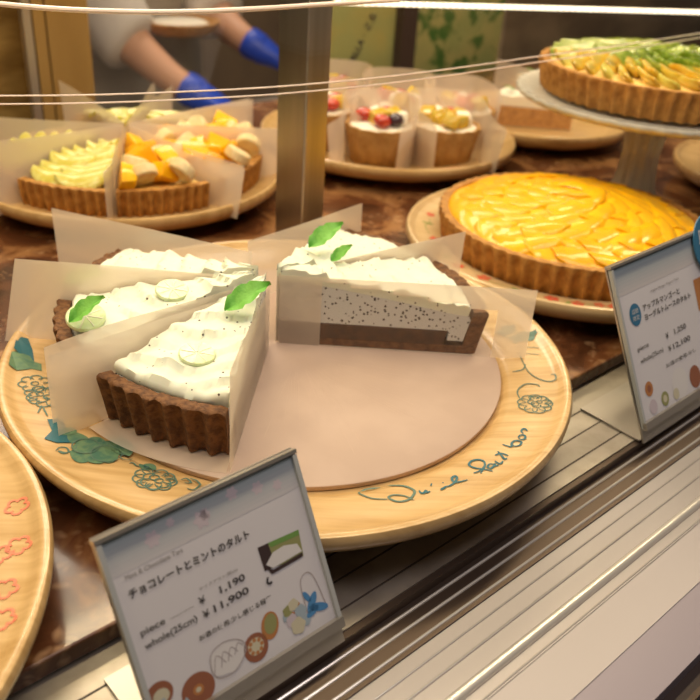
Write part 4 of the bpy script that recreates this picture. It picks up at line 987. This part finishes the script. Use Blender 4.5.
text_part(m, '店頭', 0.0155, 0.0810, 0.0082, 0.0036, lambda a, b_: P1(a, b_, 0.0006), Pw); text_part(m, '限定', 0.0155, 0.0762, 0.0082, 0.0036, lambda a, b_: P1(a, b_, 0.0006), Pw)
m.obj('printed_text', t, smooth=False)
m = MB(); bc = (0.1335, H - 0.010); 
vs = []; nn_ = 48
for d_ in (0.0012, 0.0022):
    vs += [P(bc[0] + 0.0235 * math.cos(2 * PI * k_ / nn_), bc[1] + 0.0235 * math.sin(2 * PI * k_ / nn_), d_ + 0.0008) for k_ in range(nn_)]
m.add(vs, [tuple(range(nn_)), tuple(nn_ + k_ for k_ in range(nn_))] + [(k_, (k_ + 1) % nn_, nn_ + (k_ + 1) % nn_, nn_ + k_) for k_ in range(nn_)], Pbad)
o = m.obj('round_sticker', t, smooth=False); o['label'] = 'round dark blue sticker on the upper corner of the sign'
m = MB()
text_part(m, '店頭', bc[0] - 0.0165, bc[1] + 0.0015, 0.033, 0.013, lambda a, b_: P(a, b_, 0.0034), Pw, 0.01)
text_part(m, '限定', bc[0] - 0.0165, bc[1] - 0.0150, 0.033, 0.013, lambda a, b_: P(a, b_, 0.0034), Pw, 0.01)
m.obj('sticker_text', o, smooth=False)

# ------------------------------------------------------------------ staff member behind the case
def skinned(name, chains, radii, edges, material, parent, sub=2):
    me = bpy.data.meshes.new(name); me.from_pydata([tuple(p) for p in chains], edges, [])
    o = bpy.data.objects.new(name, me); COL.objects.link(o)
    o.modifiers.new('skin', 'SKIN')
    for i, r in enumerate(radii):
        rr = r if isinstance(r, tuple) else (r, r); me.skin_vertices[0].data[i].radius = rr
        me.skin_vertices[0].data[i].use_root = (i == 0)
    s = o.modifiers.new('sub', 'SUBSURF'); s.levels = sub; s.render_levels = sub
    dg = bpy.context.evaluated_depsgraph_get(); m2 = bpy.data.meshes.new_from_object(o.evaluated_get(dg))
    bpy.data.objects.remove(o); m2.materials.clear(); m2.materials.append(material)
    for p in m2.polygons: p.use_smooth = True; p.material_index = 0
    o = bpy.data.objects.new(name, m2); COL.objects.link(o); o.parent = parent; return o
wr = at_v(180, 86, 1.30); el = at_v(128, 42, 1.40); hd = at_v(206, 99, 1.27)
el2 = at_v(214, 14, 1.46); wr2 = at_v(244, 40, 1.36); hd2 = at_v(268, 54, 1.33)
fl = -0.85
cu, cv = 0.80, 1.62
sh1 = W(cu - 0.19, cv, 0.46); sh2 = W(cu + 0.19, cv, 0.46)
if True:
    t = thing('person', 'person in white uniform and blue gloves reaching down behind the case', 'person', W(cu, cv, fl))
    base = W(cu, cv, fl)
    V_ = [W(cu, cv, 0.06), W(cu, cv, 0.22), W(cu, cv, 0.38), W(cu, cv, 0.49), W(cu, cv - 0.02, 0.56), W(cu, cv - 0.03, 0.63), W(cu, cv - 0.03, 0.72),
          sh1, el, wr, sh2, el2, wr2, W(cu - 0.10, cv, 0.0), W(cu - 0.10, cv, -0.40), W(cu - 0.10, cv, -0.80), W(cu - 0.10, cv - 0.16, -0.825), W(cu + 0.10, cv, 0.0), W(cu + 0.10, cv, -0.40), W(cu + 0.10, cv, -0.80), W(cu + 0.10, cv - 0.16, -0.825), hd, hd2]
    Rr = [(.14, .10), (.13, .10), (.15, .11), (.10, .08), .052, .085, .092, .055, .040, .026, .055, .040, .026, .085, .058, .038, .030, .085, .058, .038, .030, .030, .030]
    Ed = [(0, 1), (1, 2), (2, 3), (3, 4), (4, 5), (5, 6), (2, 7), (7, 8), (8, 9), (2, 10), (10, 11), (11, 12), (0, 13), (13, 14), (14, 15), (15, 16), (0, 17), (17, 18), (18, 19), (19, 20), (9, 21), (12, 22)]
    skinned('body', [p - base for p in V_], Rr, Ed, M['skin'], t)
    ca = el.lerp(wr, 0.16); cb = el2.lerp(wr2, 0.25)
    Vc = [W(cu, cv, 0.0), W(cu, cv, 0.20), W(cu, cv, 0.38), W(cu, cv, 0.50), sh1, sh1.lerp(el, .5), el, ca, sh2, sh2.lerp(el2, .5), el2, cb, W(cu, cv, -0.2)]
    skinned('uniform_jacket', [p - base for p in Vc], [(.17, .12), (.165, .12), (.175, .125), (.09, .08), .078, .072, .066, .062, .078, .072, .066, .060, (.19, .13)], [(0, 1), (1, 2), (2, 3), (2, 4), (4, 5), (5, 6), (6, 7), (2, 8), (8, 9), (9, 10), (10, 11), (0, 12)], M['cloth'], t)
    m = MB()
    n_ = 16; vs = []; fs = []
    for i in range(n_ + 1):
        a = PI * (i / n_) + PI
        for j in range(7):
            z_ = 0.30 - 0.14 * j
            q = W(cu, cv, z_) + UX * (0.205 * math.cos(a)) + VX * (0.165 * math.sin(a)); vs.append(q - base)
    for i in range(n_):
        for j in range(6): fs.append((i * 7 + j, i * 7 + j + 1, (i + 1) * 7 + j + 1, (i + 1) * 7 + j))
    m.add(vs, fs, M['apron']); o = m.obj('apron', t)
    for k_, (w0, h0) in enumerate(((wr, hd), (wr2, hd2))):
        d = (h0 - w0).normalized(); s = d.cross(Vector((0, 0, 1))).normalized(); dn = Vector((0, 0, -1))
        Vg = [w0 - d * 0.01, w0 + d * 0.02, w0 + d * 0.055]; Rg = [.032, .031, (.040, .026)]; Eg = [(0, 1), (1, 2)]
        for f_, (o_, L_) in enumerate(((-.030, .068), (-.010, .078), (.010, .074), (.030, .058))):
            i0 = len(Vg); Vg += [w0 + d * 0.085 + s * o_, w0 + d * (0.085 + L_ * .5) + s * o_ * 1.1 + dn * .008, w0 + d * (0.085 + L_ * .9) + s * o_ * 1.1 + dn * .026]; Rg += [.0105, .0095, .008]
            Eg += [(2, i0), (i0, i0 + 1), (i0 + 1, i0 + 2)]
        i0 = len(Vg); Vg += [w0 + d * 0.045 - s * 0.036, w0 + d * 0.075 - s * 0.054 + dn * .012, w0 + d * 0.10 - s * .056 + dn * .024]; Rg += [.012, .011, .009]; Eg += [(1, i0), (i0, i0 + 1), (i0 + 1, i0 + 2)]
        skinned('blue_glove', [p - base for p in Vg], Rg, Eg, M['glove'], t)['label'] = 'blue nitrile glove'
    hm = sphere_mesh('hair', 0.108, M['hair'], 1.1)
    o = place_mesh('hair', hm, t, W(cu, cv + 0.022, 0.742) - base)
    m = MB()
    fc = W(cu, cv - 0.03, 0.70) - base
    for sx in (-1, 1):
        b_ = sphere_mesh('eye', 0.011, M['wcream'])
        place_mesh('eye', b_, t, fc + UX * (0.034 * sx) - VX * 0.083 + Vector((0, 0, -0.005)))
        place_mesh('ear', sphere_mesh('ear', 0.022, M['skin'], 1.4), t, fc + UX * (0.092 * sx) + Vector((0, 0, -0.02)), (0, 0, YAW), (0.5, 1, 1))
    place_mesh('nose', sphere_mesh('nose', 0.014, M['skin'], 1.6), t, fc - VX * 0.098 + Vector((0, 0, -0.03)))
    place_mesh('mouth', sphere_mesh('mouth', 0.018, M['berry'], 0.3), t, fc - VX * 0.086 + Vector((0, 0, -0.062)))

# work bench behind, with a large tart in a bowl-like tin
m = MB(); case_box(m, 0.3, 2.4, 1.18, 1.42, -0.12, -0.09, M['bench']); case_box(m, 0.3, 2.4, 1.20, 1.40, -0.85, -0.12, M['dark'])
lay(m.obj('work_bench', smooth=False), 'dim steel work bench behind the display case under the gloved hands', 'bench')
bc_ = at_v(180, 26, 1.50); 
t = thing('round_tart_tin', 'blurry brown ring-shaped pastry held in front of the white uniform', 'pastry', at_v(178, 24, 1.40) - Vector((0, 0, 0.012)))
m = MB(); revolve(m, [(0, 0), (0.06, 0), (0.072, 0.012), (0.076, 0.020), (0.070, 0.021), (0.060, 0.012), (0, 0.010)], M['crust'], n=48); m.obj('pastry_shell', t)
m = MB(); revolve(m, [(0, 0.0102), (0.058, 0.012), (0.05, 0.018), (0, 0.02)], M['wcream'], n=32); m.obj('cream_filling', t)
